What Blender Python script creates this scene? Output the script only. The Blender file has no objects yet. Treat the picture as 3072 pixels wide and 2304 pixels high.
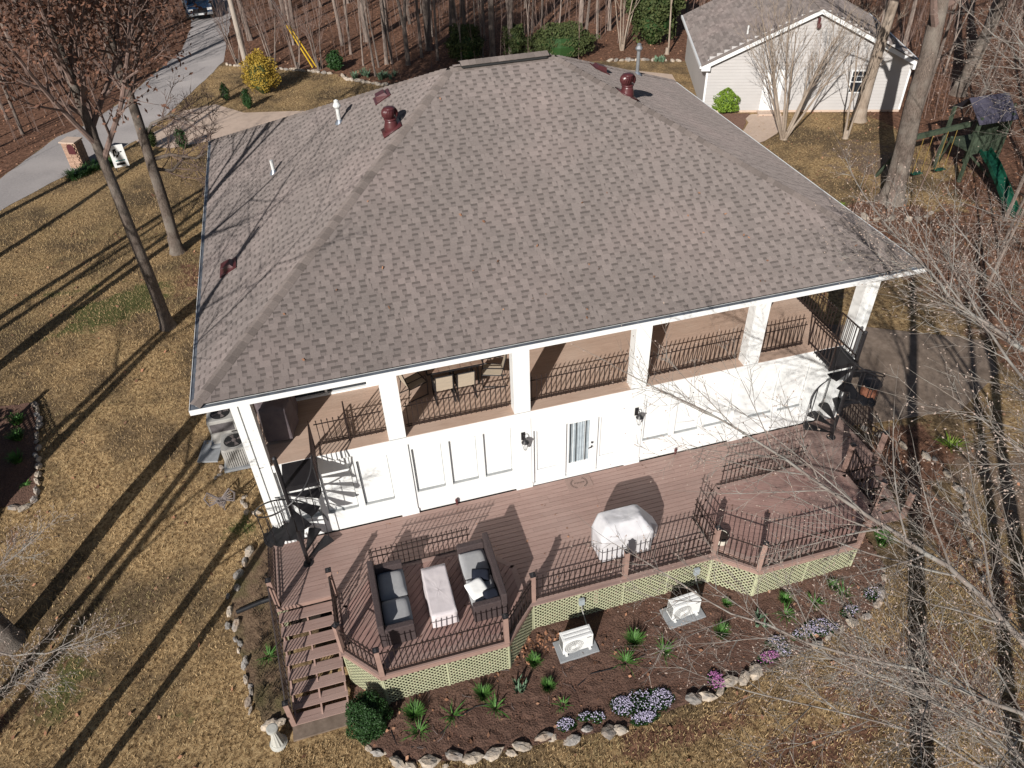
import bpy, math, random
import numpy as np
from math import sin, cos, pi, radians, sqrt, atan2, hypot
from mathutils import Vector, Matrix, Quaternion
from mathutils.geometry import delaunay_2d_cdt

random.seed(7)
RN = random.random
def U(a, b): return a + (b - a) * RN()

# ---------------------------------------------------------------- camera, sky, sun, exposure
sc = bpy.context.scene
COL = sc.collection
cam = bpy.data.cameras.new('camera'); camo = bpy.data.objects.new('camera', cam); COL.objects.link(camo)
CPOS = Vector((6.492, -13.657, 15.612)); yaw, pitch, roll = .247, .698, -.04
F = Vector((sin(yaw)*cos(pitch), cos(yaw)*cos(pitch), -sin(pitch)))
R0 = Vector((cos(yaw), -sin(yaw), 0)); U0 = R0.cross(F)
Rr = R0*cos(roll) + U0*sin(roll); Ur = -R0*sin(roll) + U0*cos(roll)
M4 = Matrix(((Rr.x, Ur.x, -F.x, CPOS.x), (Rr.y, Ur.y, -F.y, CPOS.y), (Rr.z, Ur.z, -F.z, CPOS.z), (0, 0, 0, 1)))
camo.matrix_world = M4
cam.sensor_width = 36; cam.lens = 36*759.93/1024; cam.clip_end = 2000; cam.clip_start = .1
sc.camera = camo
SUN_EL = radians(27.5); SUN_AZ = Vector((-.59, -.807))          # towards the sun, on the ground
w = bpy.data.worlds.new('World'); sc.world = w; w.use_nodes = True
nt = w.node_tree; bg = nt.nodes['Background']; sky = nt.nodes.new('ShaderNodeTexSky')
sky.sky_type = 'NISHITA'; sky.sun_disc = False; sky.sun_elevation = SUN_EL
sky.sun_rotation = atan2(SUN_AZ.x, SUN_AZ.y) % (2*pi); sky.air_density = 1.0; sky.dust_density = .6
nt.links.new(sky.outputs[0], bg.inputs[0]); bg.inputs[1].default_value = .05
sl = bpy.data.lights.new('sun', 'SUN'); sl.energy = 4.9; sl.angle = radians(.4); sl.color = (1, .96, .91)
so = bpy.data.objects.new('sun', sl); COL.objects.link(so)
tr = Vector((-SUN_AZ.x*cos(SUN_EL), -SUN_AZ.y*cos(SUN_EL), -sin(SUN_EL)))
so.rotation_mode = 'QUATERNION'; so.rotation_quaternion = tr.to_track_quat('-Z', 'Y'); so.location = (-20, -30, 30)
vs = sc.view_settings; vs.view_transform = 'Standard'; vs.look = 'None'; vs.gamma = 1; vs.exposure = .2
vs.use_curve_mapping = False

# ---------------------------------------------------------------- helpers
def terr(x, y):
    t = min(1, max(0, (y + 3)/16)); s = t*t*(3 - 2*t)
    xs = (-12, 0, 3, 4.8, 6, 14, 18, 26); fs = (-1.9, -1.65, -1.5, -1.46, -1.22, -1.18, -.95, -.7)
    if x <= xs[0]: f = fs[0]
    elif x >= xs[-1]: f = fs[-1]
    else:
        for i in range(7):
            if x <= xs[i+1]:
                f = fs[i] + (fs[i+1]-fs[i])*(x-xs[i])/(xs[i+1]-xs[i]); break
    return f*(1 - s)

ORG = {}
def wo(o):
    return ORG.get(o.name, Vector((0, 0, 0)))
def thing(name, label, cat, loc=(0, 0, 0), rz=0, group=None):
    o = bpy.data.objects.new(name, None); COL.objects.link(o); o.location = loc; o.rotation_euler = (0, 0, rz)
    o.empty_display_size = .2
    o['label'] = label; o['category'] = cat
    if group: o['group'] = group
    ORG[o.name] = Vector(loc)
    return o
def tag(o, label, cat, group=None, kind=None):
    if label: o['label'] = label
    if cat: o['category'] = cat
    if group: o['group'] = group
    if kind: o['kind'] = kind
    return o

class MB:
    def __init__(s): s.v = []; s.f = []; s.t = None
    def quad(s, *p):
        n = len(s.v); s.v += [tuple(q) for q in p]; s.f.append(tuple(range(n, n+len(p)))); return s
    def hexa(s, p):                       # 8 corners: bottom 4, top 4
        n = len(s.v); s.v += [tuple(q) for q in p]
        s.f += [tuple(n+i for i in q) for q in ((3, 2, 1, 0), (4, 5, 6, 7), (0, 1, 5, 4), (1, 2, 6, 5), (2, 3, 7, 6), (3, 0, 4, 7))]
        return s
    def box(s, c, d, rz=0, m=None):
        x, y, z = d[0]/2, d[1]/2, d[2]/2
        P = [Vector(q) for q in ((-x, -y, -z), (x, -y, -z), (x, y, -z), (-x, y, -z), (-x, -y, z), (x, -y, z), (x, y, z), (-x, y, z))]
        if rz:
            q = Matrix.Rotation(rz, 3, 'Z'); P = [q @ p for p in P]
        if m is not None: P = [m @ p for p in P]
        return s.hexa([p + Vector(c) for p in P])
    def b2(s, x0, x1, y0, y1, z0, z1):
        return s.hexa([(x0, y0, z0), (x1, y0, z0), (x1, y1, z0), (x0, y1, z0), (x0, y0, z1), (x1, y0, z1), (x1, y1, z1), (x0, y1, z1)])
    def bar(s, a, b, wd, ht, up=(0, 0, 1)):
        a = Vector(a); b = Vector(b); d = (b-a)
        if d.length < 1e-6: return s
        d.normalize(); up = Vector(up)
        if abs(d.dot(up)) > .98: up = Vector((1, 0, 0))
        sd = d.cross(up).normalized(); u2 = sd.cross(d).normalized()
        h, k = sd*wd/2, u2*ht/2
        return s.hexa([a-h-k, a+h-k, b+h-k, b-h-k, a-h+k, a+h+k, b+h+k, b-h+k])
    def tube(s, pts, rad, n=6, cap=True):
        pts = [Vector(p) for p in pts]
        if not hasattr(rad, '__len__'): rad = [rad]*len(pts)
        base = len(s.v); prev = None
        for i, p in enumerate(pts):
            d = (pts[min(i+1, len(pts)-1)] - pts[max(i-1, 0)])
            if d.length < 1e-9: d = Vector((0, 0, 1))
            d.normalize()
            if prev is None:
                a = d.cross(Vector((0, 0, 1)) if abs(d.z) < .9 else Vector((1, 0, 0))).normalized()
            else:
                a = prev - d*prev.dot(d)
                a = a.normalized() if a.length > 1e-6 else d.orthogonal().normalized()
            prev = a; b = d.cross(a); r = rad[i]
            for k in range(n):
                t = 2*pi*k/n; q = p + a*(r*cos(t)) + b*(r*sin(t)); s.v.append((q.x, q.y, q.z))
        for i in range(len(pts)-1):
            for k in range(n):
                k2 = (k+1) % n
                s.f.append((base+i*n+k, base+i*n+k2, base+(i+1)*n+k2, base+(i+1)*n+k))
        if cap:
            s.f.append(tuple(base+k for k in range(n))[::-1]); e = base+(len(pts)-1)*n
            s.f.append(tuple(e+k for k in range(n)))
        return s
    def lathe(s, c, prof, n=16):          # prof: (radius, z)
        base = len(s.v); c = Vector(c)
        for r, z in prof:
            for k in range(n):
                t = 2*pi*k/n; s.v.append((c.x+r*cos(t), c.y+r*sin(t), c.z+z))
        for i in range(len(prof)-1):
            for k in range(n):
                k2 = (k+1) % n; s.f.append((base+i*n+k, base+i*n+k2, base+(i+1)*n+k2, base+(i+1)*n+k))
        s.f.append(tuple(base+k for k in range(n))[::-1]); e = base+(len(prof)-1)*n
        s.f.append(tuple(e+k for k in range(n)))
        return s
    def prism(s, poly, z0, z1):
        n = len(poly); b = len(s.v)
        s.v += [(x, y, z0) for x, y in poly] + [(x, y, z1) for x, y in poly]
        s.f.append(tuple(range(b+n-1, b-1, -1))); s.f.append(tuple(range(b+n, b+2*n)))
        for i in range(n): j = (i+1) % n; s.f.append((b+i, b+j, b+n+j, b+n+i))
        return s
    def mesh(s, name, mat, smooth=False):
        me = bpy.data.meshes.new(name); me.from_pydata(s.v, [], s.f)
        if mat: me.materials.append(mat)
        if smooth: me.polygons.foreach_set('use_smooth', [True]*len(me.polygons))
        if s.t is not None:
            at = me.attributes.new('tone', 'FLOAT', 'POINT'); at.data.foreach_set('value', s.t)
        me.update(); return me
def obj(name, mb, mat, parent=None, smooth=False, bevel=0, local=False, loc=None):
    """links one mesh; vertices in world space unless local"""
    if isinstance(mb, MB):
        if parent is not None and not local:
            o = wo(parent); mb.v = [(x-o.x, y-o.y, z-o.z) for x, y, z in mb.v]
        me = mb.mesh(name, mat, smooth)
    else: me = mb
    ob = bpy.data.objects.new(name, me); COL.objects.link(ob)
    if parent is not None:
        ob.parent = parent; ORG[ob.name] = wo(parent).copy()
    if loc is not None:
        L = Vector(loc) if (local or parent is None) else Vector(loc) - wo(parent)
        ob.location = L; ORG[ob.name] = wo(parent)+L if parent else L
    if bevel:
        m = ob.modifiers.new('bevel', 'BEVEL'); m.width = bevel; m.segments = 2; m.limit_method = 'ANGLE'
    return ob
def copy_tree(o, parent=None, **k):
    c = o.copy(); COL.objects.link(c); c.parent = parent
    for ch in o.children: copy_tree(ch, c)
    return c

# ---------------------------------------------------------------- materials
MATS = {}
def mk(name, c1, c2=None, scale=8, rough=.8, bump=0, bscale=60, stretch=None, rot=0, var=0, metal=0, spec=.3, tone=False, c3=None, s3=1.2, f3=.5, detail=5, sheen=0, trans=0):
    m = bpy.data.materials.new(name); m.use_nodes = True; n = m.node_tree.nodes; L = m.node_tree.links.new
    b = n['Principled BSDF']; b.inputs['Roughness'].default_value = rough; b.inputs['Metallic'].default_value = metal
    b.inputs['Specular IOR Level'].default_value = spec
    if c2 is None: c2 = tuple(x*.82 for x in c1)
    g = n.new('ShaderNodeNewGeometry'); pos = g.outputs['Position']
    if stretch or rot:
        mp = n.new('ShaderNodeMapping'); mp.inputs['Rotation'].default_value = (0, 0, rot)
        mp.inputs['Scale'].default_value = stretch or (1, 1, 1); L(pos, mp.inputs[0])
        if rot:
            mp.vector_type = 'POINT'
            mp2 = n.new('ShaderNodeMapping'); mp2.inputs['Scale'].default_value = stretch or (1, 1, 1)
            mp.inputs['Scale'].default_value = (1, 1, 1); L(mp.outputs[0], mp2.inputs[0]); mp = mp2
        pos = mp.outputs[0]
    t = n.new('ShaderNodeTexNoise'); t.inputs['Scale'].default_value = scale; t.inputs['Detail'].default_value = detail
    t.inputs['Roughness'].default_value = .65; L(pos, t.inputs['Vector'])
    r = n.new('ShaderNodeValToRGB'); r.color_ramp.elements[0].position = .32; r.color_ramp.elements[1].position = .68
    r.color_ramp.elements[0].color = (*c2, 1); r.color_ramp.elements[1].color = (*c1, 1); L(t.outputs[0], r.inputs[0]); col = r.outputs[0]
    def mix(a, bb, fac, mode='MIX'):
        x = n.new('ShaderNodeMix'); x.data_type = 'RGBA'; x.blend_type = mode
        if hasattr(fac, 'links'): L(fac, x.inputs[0])
        else: x.inputs[0].default_value = fac
        for q, i in ((a, 6), (bb, 7)):
            if hasattr(q, 'links'): L(q, x.inputs[i])
            else: x.inputs[i].default_value = (*q, 1)
        return x.outputs[2]
    if c3 is not None:
        t3 = n.new('ShaderNodeTexNoise'); t3.inputs['Scale'].default_value = s3; t3.inputs['Detail'].default_value = 4; L(g.outputs['Position'], t3.inputs['Vector'])
        r3 = n.new('ShaderNodeMapRange'); r3.inputs[1].default_value = .45; r3.inputs[2].default_value = .7; r3.inputs[4].default_value = f3
        L(t3.outputs[0], r3.inputs[0]); col = mix(col, c3, r3.outputs[0])
    if var:
        oi = n.new('ShaderNodeObjectInfo'); mr = n.new('ShaderNodeMapRange'); mr.inputs[3].default_value = 1-var; mr.inputs[4].default_value = 1+var
        L(oi.outputs['Random'], mr.inputs[0]); hs = n.new('ShaderNodeHueSaturation'); L(mr.outputs[0], hs.inputs['Value']); L(col, hs.inputs['Color']); col = hs.outputs[0]
    if tone:
        a = n.new('ShaderNodeAttribute'); a.attribute_name = 'tone'
        hs = n.new('ShaderNodeHueSaturation'); L(a.outputs['Fac'], hs.inputs['Value']); L(col, hs.inputs['Color']); col = hs.outputs[0]
    L(col, b.inputs['Base Color'])
    if rough > .9 and 'Diffuse Roughness' in b.inputs: b.inputs['Diffuse Roughness'].default_value = 1
    if bump:
        tb = n.new('ShaderNodeTexNoise'); tb.inputs['Scale'].default_value = bscale; tb.inputs['Detail'].default_value = 4; L(pos, tb.inputs['Vector'])
        bp = n.new('ShaderNodeBump'); bp.inputs['Strength'].default_value = min(1, bump*4); bp.inputs['Distance'].default_value = bump*.1
        L(tb.outputs[0], bp.inputs['Height']); L(bp.outputs[0], b.inputs['Normal'])
    if trans: b.inputs['Transmission Weight'].default_value = trans
    MATS[name] = m; return m
white = mk('white_paint', (.82, .82, .80), (.76, .77, .76), 1.3, .55, .02, 30, c3=(.68, .69, .68), s3=1.1, f3=.3)
trimw = mk('white_trim', (.82, .82, .80), (.76, .77, .77), 3, .5)
deckm = mk('deck_composite', (.34, .232, .20), (.27, .178, .15), 2.2, .75, .06, 18, (1, 14, 4), var=.06, c3=(.38, .28, .245), s3=.8, f3=.4)
deckd = mk('deck_composite_diagonal', (.33, .205, .175), (.26, .155, .135), 2.2, .75, .06, 18, (1, 14, 4), rot=radians(-45), var=.09, c3=(.38, .28, .24), s3=.9, f3=.4)
deckd2 = mk('deck_composite_diagonal_other', (.33, .205, .175), (.26, .155, .135), 2.2, .75, .06, 18, (1, 14, 4), rot=radians(28), var=.09, c3=(.38, .28, .24), s3=.9, f3=.4)
postm = mk('post_composite', (.34, .222, .182), (.27, .175, .145), 5, .7, .03, 40)
balm = mk('balcony_boards', (.50, .36, .28), (.42, .295, .225), 2.0, .75, .05, 16, (1, 12, 3), var=.05, c3=(.54, .42, .34), s3=.9, f3=.5)
iron = mk('bronze_iron', (.030, .018, .015), (.02, .013, .012), 20, .5, 0, spec=.4)
blackm = mk('black_metal', (.022, .020, .022), (.015, .014, .016), 20, .45, spec=.45)
lattm = mk('pale_green_lattice', (.47, .475, .31), (.40, .405, .26), 9, .75, .02, 60, var=.06)
shing = mk('asphalt_shingle', (.212, .181, .168), (.168, .142, .131), 34, .92, .10, 160, tone=True, c3=(.255, .205, .19), s3=.45, f3=.5, spec=.2)
shingo = mk('asphalt_shingle_single', (.212, .181, .168), (.168, .142, .131), 34, .92, .10, 160, tone=True, c3=(.255, .205, .19), s3=.45, f3=.5, spec=.2, var=.04)
capm = mk('hip_cap_shingle', (.18, .150, .137), (.14, .117, .106), 26, .92, .1, 160, var=.22, spec=.2)
guttm = mk('gutter_guard_metal', (.27, .30, .34), (.17, .19, .23), 5, .4, 0, metal=.4, c3=(.12, .11, .10), s3=3)
brownv = mk('brown_metal_vent', (.10, .028, .03), (.075, .022, .024), 9, .35, spec=.5)
pvc = mk('white_pipe', (.72, .72, .70), (.6, .6, .58), 6, .5)
galv = mk('galvanised_metal', (.42, .43, .44), (.34, .35, .36), 6, .4, metal=.6)
darkglass = mk('dark_glass', (.02, .025, .03), (.03, .035, .045), 3, .08, spec=.6)
curtain = mk('grey_curtain', (.42, .47, .50), (.30, .35, .38), 5, .8)
wick = mk('dark_wicker', (.085, .062, .06), (.045, .033, .034), 30, .8, .12, 60)
cush = mk('grey_cushion', (.33, .33, .33), (.29, .29, .30), 14, .95, .02, 90)
pilw = mk('white_pillow', (.78, .77, .75), (.7, .7, .68), 9, .95)
piln = mk('navy_pillow', (.012, .016, .028), (.009, .011, .02), 9, .9)
sheet = mk('white_cloth_cover', (.66, .60, .60), (.56, .51, .52), 3, .85, .10, 9)
tarp = mk('silver_grill_cover', (.66, .645, .65), (.54, .53, .55), 3, .5, .12, 5, spec=.5)
tarpd = mk('plum_grill_cover', (.16, .13, .135), (.11, .09, .10), 4, .75, .10, 7)
acw = mk('white_enamel', (.80, .80, .78), (.74, .74, .72), 4, .4)
acg = mk('beige_grey_enamel', (.40, .385, .36), (.34, .33, .31), 6, .5)
acdark = mk('condenser_grille_dark', (.03, .03, .03), (.02, .02, .02), 30, .6)
finm = mk('condenser_fins', (.16, .14, .14), (.07, .065, .07), 3, .6, stretch=(90, 90, 6))
padm = mk('grey_pad', (.30, .31, .32), (.25, .26, .27), 10, .8, .02, 60)
conc = mk('concrete', (.24, .185, .145), (.15, .112, .085), 5, .9, .04, 50, c3=(.11, .08, .06), s3=.9, f3=.6)
conc2 = mk('pale_concrete', (.58, .45, .36), (.50, .38, .30), 4, .9, .03, 50, c3=(.44, .33, .25), s3=.35, f3=.5)
asph = mk('worn_asphalt', (.245, .225, .22), (.19, .175, .17), 10, .95, .1, 90, c3=(.30, .275, .265), s3=.4, f3=.6)
mulch = mk('mulch', (.195, .112, .08), (.06, .034, .026), 22, .95, .45, 26, c3=(.10, .052, .038), s3=1.5, f3=.6, detail=8)
stonem = mk('pale_fieldstone', (.55, .46, .36), (.30, .25, .20), 9, .9, .25, 14, var=.18, c3=(.25, .23, .21), s3=6, f3=.8)
stoneg = mk('grey_fieldstone', (.36, .33, .30), (.16, .15, .14), 9, .9, .25, 14, var=.25, c3=(.40, .27, .17), s3=3, f3=.6)
bark = mk('oak_bark', (.22, .175, .145), (.07, .052, .042), 7, .95, .5, 16, (5, 5, 1.2), c3=(.30, .27, .23), s3=1.6, f3=.5)
barkp = mk('pale_smooth_bark', (.34, .27, .21), (.22, .17, .13), 5, .9, .12, 12, (4, 4, 1), c3=(.42, .36, .30), s3=1.5)
barkw = mk('woodland_bark', (.29, .235, .20), (.13, .10, .085), 4, .95, .3, 9, (4, 4, .8), var=.35)
twig = mk('grey_twig', (.27, .23, .20), (.14, .115, .10), 7, .9, c3=(.33, .34, .31), s3=4, f3=.6)
twigd = mk('brown_twig', (.22, .15, .125), (.14, .10, .085), 6, .95, var=.2)
budm = mk('pinkish_bud', (.50, .40, .34), (.36, .27, .22), 30, .8)
leafb = mk('brown_oak_leaf', (.25, .125, .08), (.13, .062, .042), 5, .85, var=.2)
foll = mk('lush_green_leaf', (.10, .22, .045), (.03, .09, .016), 14, .6)
folg = mk('grey_green_leaf', (.16, .24, .15), (.08, .14, .085), 12, .6)
fold = mk('dark_green_leaf', (.035, .085, .022), (.015, .042, .012), 26, .55)
folc = mk('cedar_green', (.085, .10, .032), (.038, .055, .018), 3, .8)
folb = mk('bright_boxwood_green', (.20, .30, .03), (.10, .17, .02), 12, .6)
yell = mk('forsythia_yellow', (.52, .36, .05), (.25, .16, .03), 6, .7)
lil = mk('lilac_phlox', (.66, .60, .76), (.45, .40, .56), 30, .8)
mag = mk('pink_phlox', (.62, .24, .50), (.46, .15, .38), 30, .8)
wflow = mk('white_flower', (.75, .75, .70), None, 30, .8)
greenw = mk('green_painted_timber', (.075, .10, .065), (.04, .055, .035), 6, .8, .05, 30)
greenp = mk('green_plastic', (.012, .085, .05), (.008, .05, .032), 3, .4)
ropem = mk('yellow_rope', (.30, .20, .05), None, 4, .8)
canv = mk('violet_grey_canvas', (.085, .08, .11), (.055, .05, .075), 3, .8)
siding = mk('cream_vinyl_siding', (.475, .455, .44), (.43, .41, .395), .8, .7)
poleg = mk('weathered_pole_wood', (.44, .38, .32), (.32, .27, .23), 4, .9, .1, 20, (5, 5, .6))
yelp = mk('yellow_guy_guard', (.65, .42, .03), None, 4, .6)
brick = mk('tan_brick', (.44, .29, .21), (.33, .21, .15), 9, .9, .1, 30, var=.15)
carb = mk('dark_blue_car_paint', (.03, .07, .14), (.025, .06, .12), 2, .2, spec=.6, metal=.3)
rubber = mk('black_rubber', (.015, .015, .015), (.02, .02, .02), 10, .8)
hose = mk('black_poly_hose', (.014, .014, .016), (.02, .02, .022), 10, .5)
tilem = mk('tan_table_tile', (.36, .26, .20), (.28, .20, .15), 5, .5, c3=(.26, .14, .10), s3=8, f3=.7)
sling = mk('beige_sling_fabric', (.50, .42, .32), (.42, .35, .27), 3, .85, stretch=(1, 40, 1))
matm = mk('brown_doormat', (.30, .21, .18), (.23, .16, .135), 40, .95, .1, 200)
ink = mk('black_print', (.02, .018, .018), None, 10, .8)
tealp = mk('teal_print', (.02, .22, .22), None, 10, .8)
potm = mk('cream_glaze', (.66, .62, .53), (.58, .54, .46), 5, .5)
soil = mk('potting_soil', (.035, .025, .02), (.02, .014, .01), 40, .95, .4, 40)
terra = mk('rust_clay', (.28, .12, .07), (.16, .06, .04), 7, .8)
cstone = mk('cast_concrete', (.50, .49, .44), (.40, .39, .35), 10, .85, .06, 60)
driftm = mk('weathered_grey_iron', (.20, .17, .16), (.12, .10, .10), 9, .7)
aluc = mk('grey_box_plastic', (.36, .40, .42), None, 5, .5)

# ground material: dormant lawn, woods litter and damp green patches chosen by a painted zone attribute
def ground_mat():
    m = bpy.data.materials.new('ground_cover'); m.use_nodes = True; n = m.node_tree.nodes; L = m.node_tree.links.new
    b = n['Principled BSDF']; b.inputs['Roughness'].default_value = .95; b.inputs['Specular IOR Level'].default_value = .15
    g = n.new('ShaderNodeNewGeometry')
    def noise(s, d=5, r=.6):
        t = n.new('ShaderNodeTexNoise'); t.inputs['Scale'].default_value = s; t.inputs['Detail'].default_value = d; t.inputs['Roughness'].default_value = r
        L(g.outputs['Position'], t.inputs['Vector']); return t.outputs[0]
    def ramp(f, *st):
        r = n.new('ShaderNodeValToRGB'); e = r.color_ramp.elements
        while len(e) < len(st): e.new(.5)
        for i, (p, c) in enumerate(st): e[i].position = p; e[i].color = (*c, 1)
        L(f, r.inputs[0]); return r.outputs[0]
    def mix(a, c, f, mode='MIX'):
        x = n.new('ShaderNodeMix'); x.data_type = 'RGBA'; x.blend_type = mode
        if hasattr(f, 'links'): L(f, x.inputs[0])
        else: x.inputs[0].default_value = f
        L(a, x.inputs[6]); L(c, x.inputs[7]); return x.outputs[2]
    def mr(f, a, c, lo=0, hi=1):
        x = n.new('ShaderNodeMapRange'); x.inputs[1].default_value = a; x.inputs[2].default_value = c; x.inputs[3].default_value = lo; x.inputs[4].default_value = hi
        L(f, x.inputs[0]); return x.outputs[0]
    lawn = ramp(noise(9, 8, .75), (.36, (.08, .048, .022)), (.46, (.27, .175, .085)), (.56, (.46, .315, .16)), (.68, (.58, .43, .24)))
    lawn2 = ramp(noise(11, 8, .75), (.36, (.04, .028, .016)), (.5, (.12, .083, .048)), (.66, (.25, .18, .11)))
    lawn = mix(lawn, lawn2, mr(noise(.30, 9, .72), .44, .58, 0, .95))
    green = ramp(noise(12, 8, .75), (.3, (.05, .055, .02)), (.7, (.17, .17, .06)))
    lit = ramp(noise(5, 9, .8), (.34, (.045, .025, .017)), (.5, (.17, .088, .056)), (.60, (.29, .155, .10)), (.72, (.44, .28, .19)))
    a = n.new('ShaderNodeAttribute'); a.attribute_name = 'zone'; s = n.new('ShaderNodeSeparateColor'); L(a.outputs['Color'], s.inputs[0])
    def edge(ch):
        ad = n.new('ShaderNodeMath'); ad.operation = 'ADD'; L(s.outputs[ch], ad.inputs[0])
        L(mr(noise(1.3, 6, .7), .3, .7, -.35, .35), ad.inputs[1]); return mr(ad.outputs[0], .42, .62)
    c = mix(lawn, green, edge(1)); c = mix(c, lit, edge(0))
    dirt = ramp(noise(7, 8, .7), (.3, (.13, .085, .055)), (.7, (.27, .20, .15)))
    c = mix(c, dirt, edge(2))
    L(c, b.inputs['Base Color'])
    bp = n.new('ShaderNodeBump'); bp.inputs['Strength'].default_value = .9; bp.inputs['Distance'].default_value = .06
    L(noise(14, 6, .8), bp.inputs['Height']); L(bp.outputs[0], b.inputs['Normal'])
    return m

# ---------------------------------------------------------------- ground and sheets
WE = [(-30, 70), (1.0, 43), (1.8, 41.9), (5, 39.7), (7, 38.4), (8.9, 36.9), (9.9, 35.3), (11, 34), (14, 34.4), (18, 35.2), (22, 34.3), (24.8, 33.6), (27.6, 32.8), (29.8, 31.7), (34, 30), (45, 30), (60, 24)]
RL = [(-16, 18), (-8.85, 27.28), (-7.02, 32.15), (-5.4, 34.0), (-4.11, 37.1), (-2.69, 41.64), (-1.2, 46.29), (-.85, 52.66), (-1.1, 60), (-3, 75)]
RR = [(-14.5, 13), (-8.03, 23.39), (-6.79, 25.2), (-5.33, 27.0), (-3.99, 28.5), (-2.45, 30.5), (-.89, 35.07), (.57, 39.13), (1.66, 42.64), (2.0, 51.63), (2.1, 60), (.5, 75)]
def lerpc(pts, v, a, b):
    if v <= pts[0][a]: return pts[0][b]
    for p, q in zip(pts, pts[1:]):
        if v <= q[a]: return p[b] + (q[b]-p[b])*(v-p[a])/(q[a]-p[a])
    return pts[-1][b]
def sm(v, a, b):
    t = min(1, max(0, (v-a)/(b-a))); return t*t*(3-2*t)
def blob(x, y, cx, cy, rx, ry, an=0):
    dx, dy = x-cx, y-cy; u = dx*cos(an)+dy*sin(an); v = -dx*sin(an)+dy*cos(an)
    return max(0, 1-((u/rx)**2+(v/ry)**2)**.5)
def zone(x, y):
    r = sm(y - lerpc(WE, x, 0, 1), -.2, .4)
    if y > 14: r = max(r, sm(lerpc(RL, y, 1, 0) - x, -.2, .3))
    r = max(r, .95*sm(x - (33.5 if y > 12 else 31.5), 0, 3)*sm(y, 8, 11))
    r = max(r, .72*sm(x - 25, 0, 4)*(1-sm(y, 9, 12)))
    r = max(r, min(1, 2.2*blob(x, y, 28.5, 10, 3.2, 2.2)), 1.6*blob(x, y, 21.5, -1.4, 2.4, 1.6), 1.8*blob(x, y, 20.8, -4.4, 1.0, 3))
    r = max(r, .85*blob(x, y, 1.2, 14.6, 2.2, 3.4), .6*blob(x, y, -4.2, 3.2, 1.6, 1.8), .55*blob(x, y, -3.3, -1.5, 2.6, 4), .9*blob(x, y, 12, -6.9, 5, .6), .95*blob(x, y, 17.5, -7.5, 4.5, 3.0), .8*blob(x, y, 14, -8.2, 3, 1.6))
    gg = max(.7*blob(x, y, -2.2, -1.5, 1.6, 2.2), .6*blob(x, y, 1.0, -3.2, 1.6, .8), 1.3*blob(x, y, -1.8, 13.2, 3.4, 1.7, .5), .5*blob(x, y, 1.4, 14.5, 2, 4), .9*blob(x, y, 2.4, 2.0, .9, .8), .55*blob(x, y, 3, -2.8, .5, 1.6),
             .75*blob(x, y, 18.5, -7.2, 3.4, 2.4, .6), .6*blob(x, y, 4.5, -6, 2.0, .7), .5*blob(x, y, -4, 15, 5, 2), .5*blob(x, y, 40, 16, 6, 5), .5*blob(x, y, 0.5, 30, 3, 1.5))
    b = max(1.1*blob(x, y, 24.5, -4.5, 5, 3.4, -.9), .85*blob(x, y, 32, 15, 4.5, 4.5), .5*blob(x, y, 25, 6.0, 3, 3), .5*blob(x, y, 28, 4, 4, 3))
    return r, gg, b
def axis(lo, hi, st, far):
    a = list(np.arange(lo, hi+1e-6, st)); k = st; v = lo; pre = []
    while v > -far: k *= 1.6; v -= k; pre.append(v)
    k = st; v = hi; post = []
    while v < far: k *= 1.6; v += k; post.append(v)
    return pre[::-1]+a+post
gx = axis(-14, 44, .5, 450); gy = axis(-14, 62, .5, 450)
gv = []; gc = []
for yy in gy:
    for xx in gx:
        z = terr(xx, yy)
        if yy > 62: z += 0
        gv.append((xx, yy, z)); q = zone(xx, yy); gc += [min(1, q[0]), min(1, q[1]), min(1, q[2]), 1]
nx = len(gx); gf = [(j*nx+i, j*nx+i+1, (j+1)*nx+i+1, (j+1)*nx+i) for j in range(len(gy)-1) for i in range(nx-1)]
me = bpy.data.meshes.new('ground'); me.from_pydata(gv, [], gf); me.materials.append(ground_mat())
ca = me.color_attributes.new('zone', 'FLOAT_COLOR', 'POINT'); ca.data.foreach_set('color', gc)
me.polygons.foreach_set('use_smooth', [True]*len(me.polygons))
ground = bpy.data.objects.new('ground', me); COL.objects.link(ground); ground['kind'] = 'structure'

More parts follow.
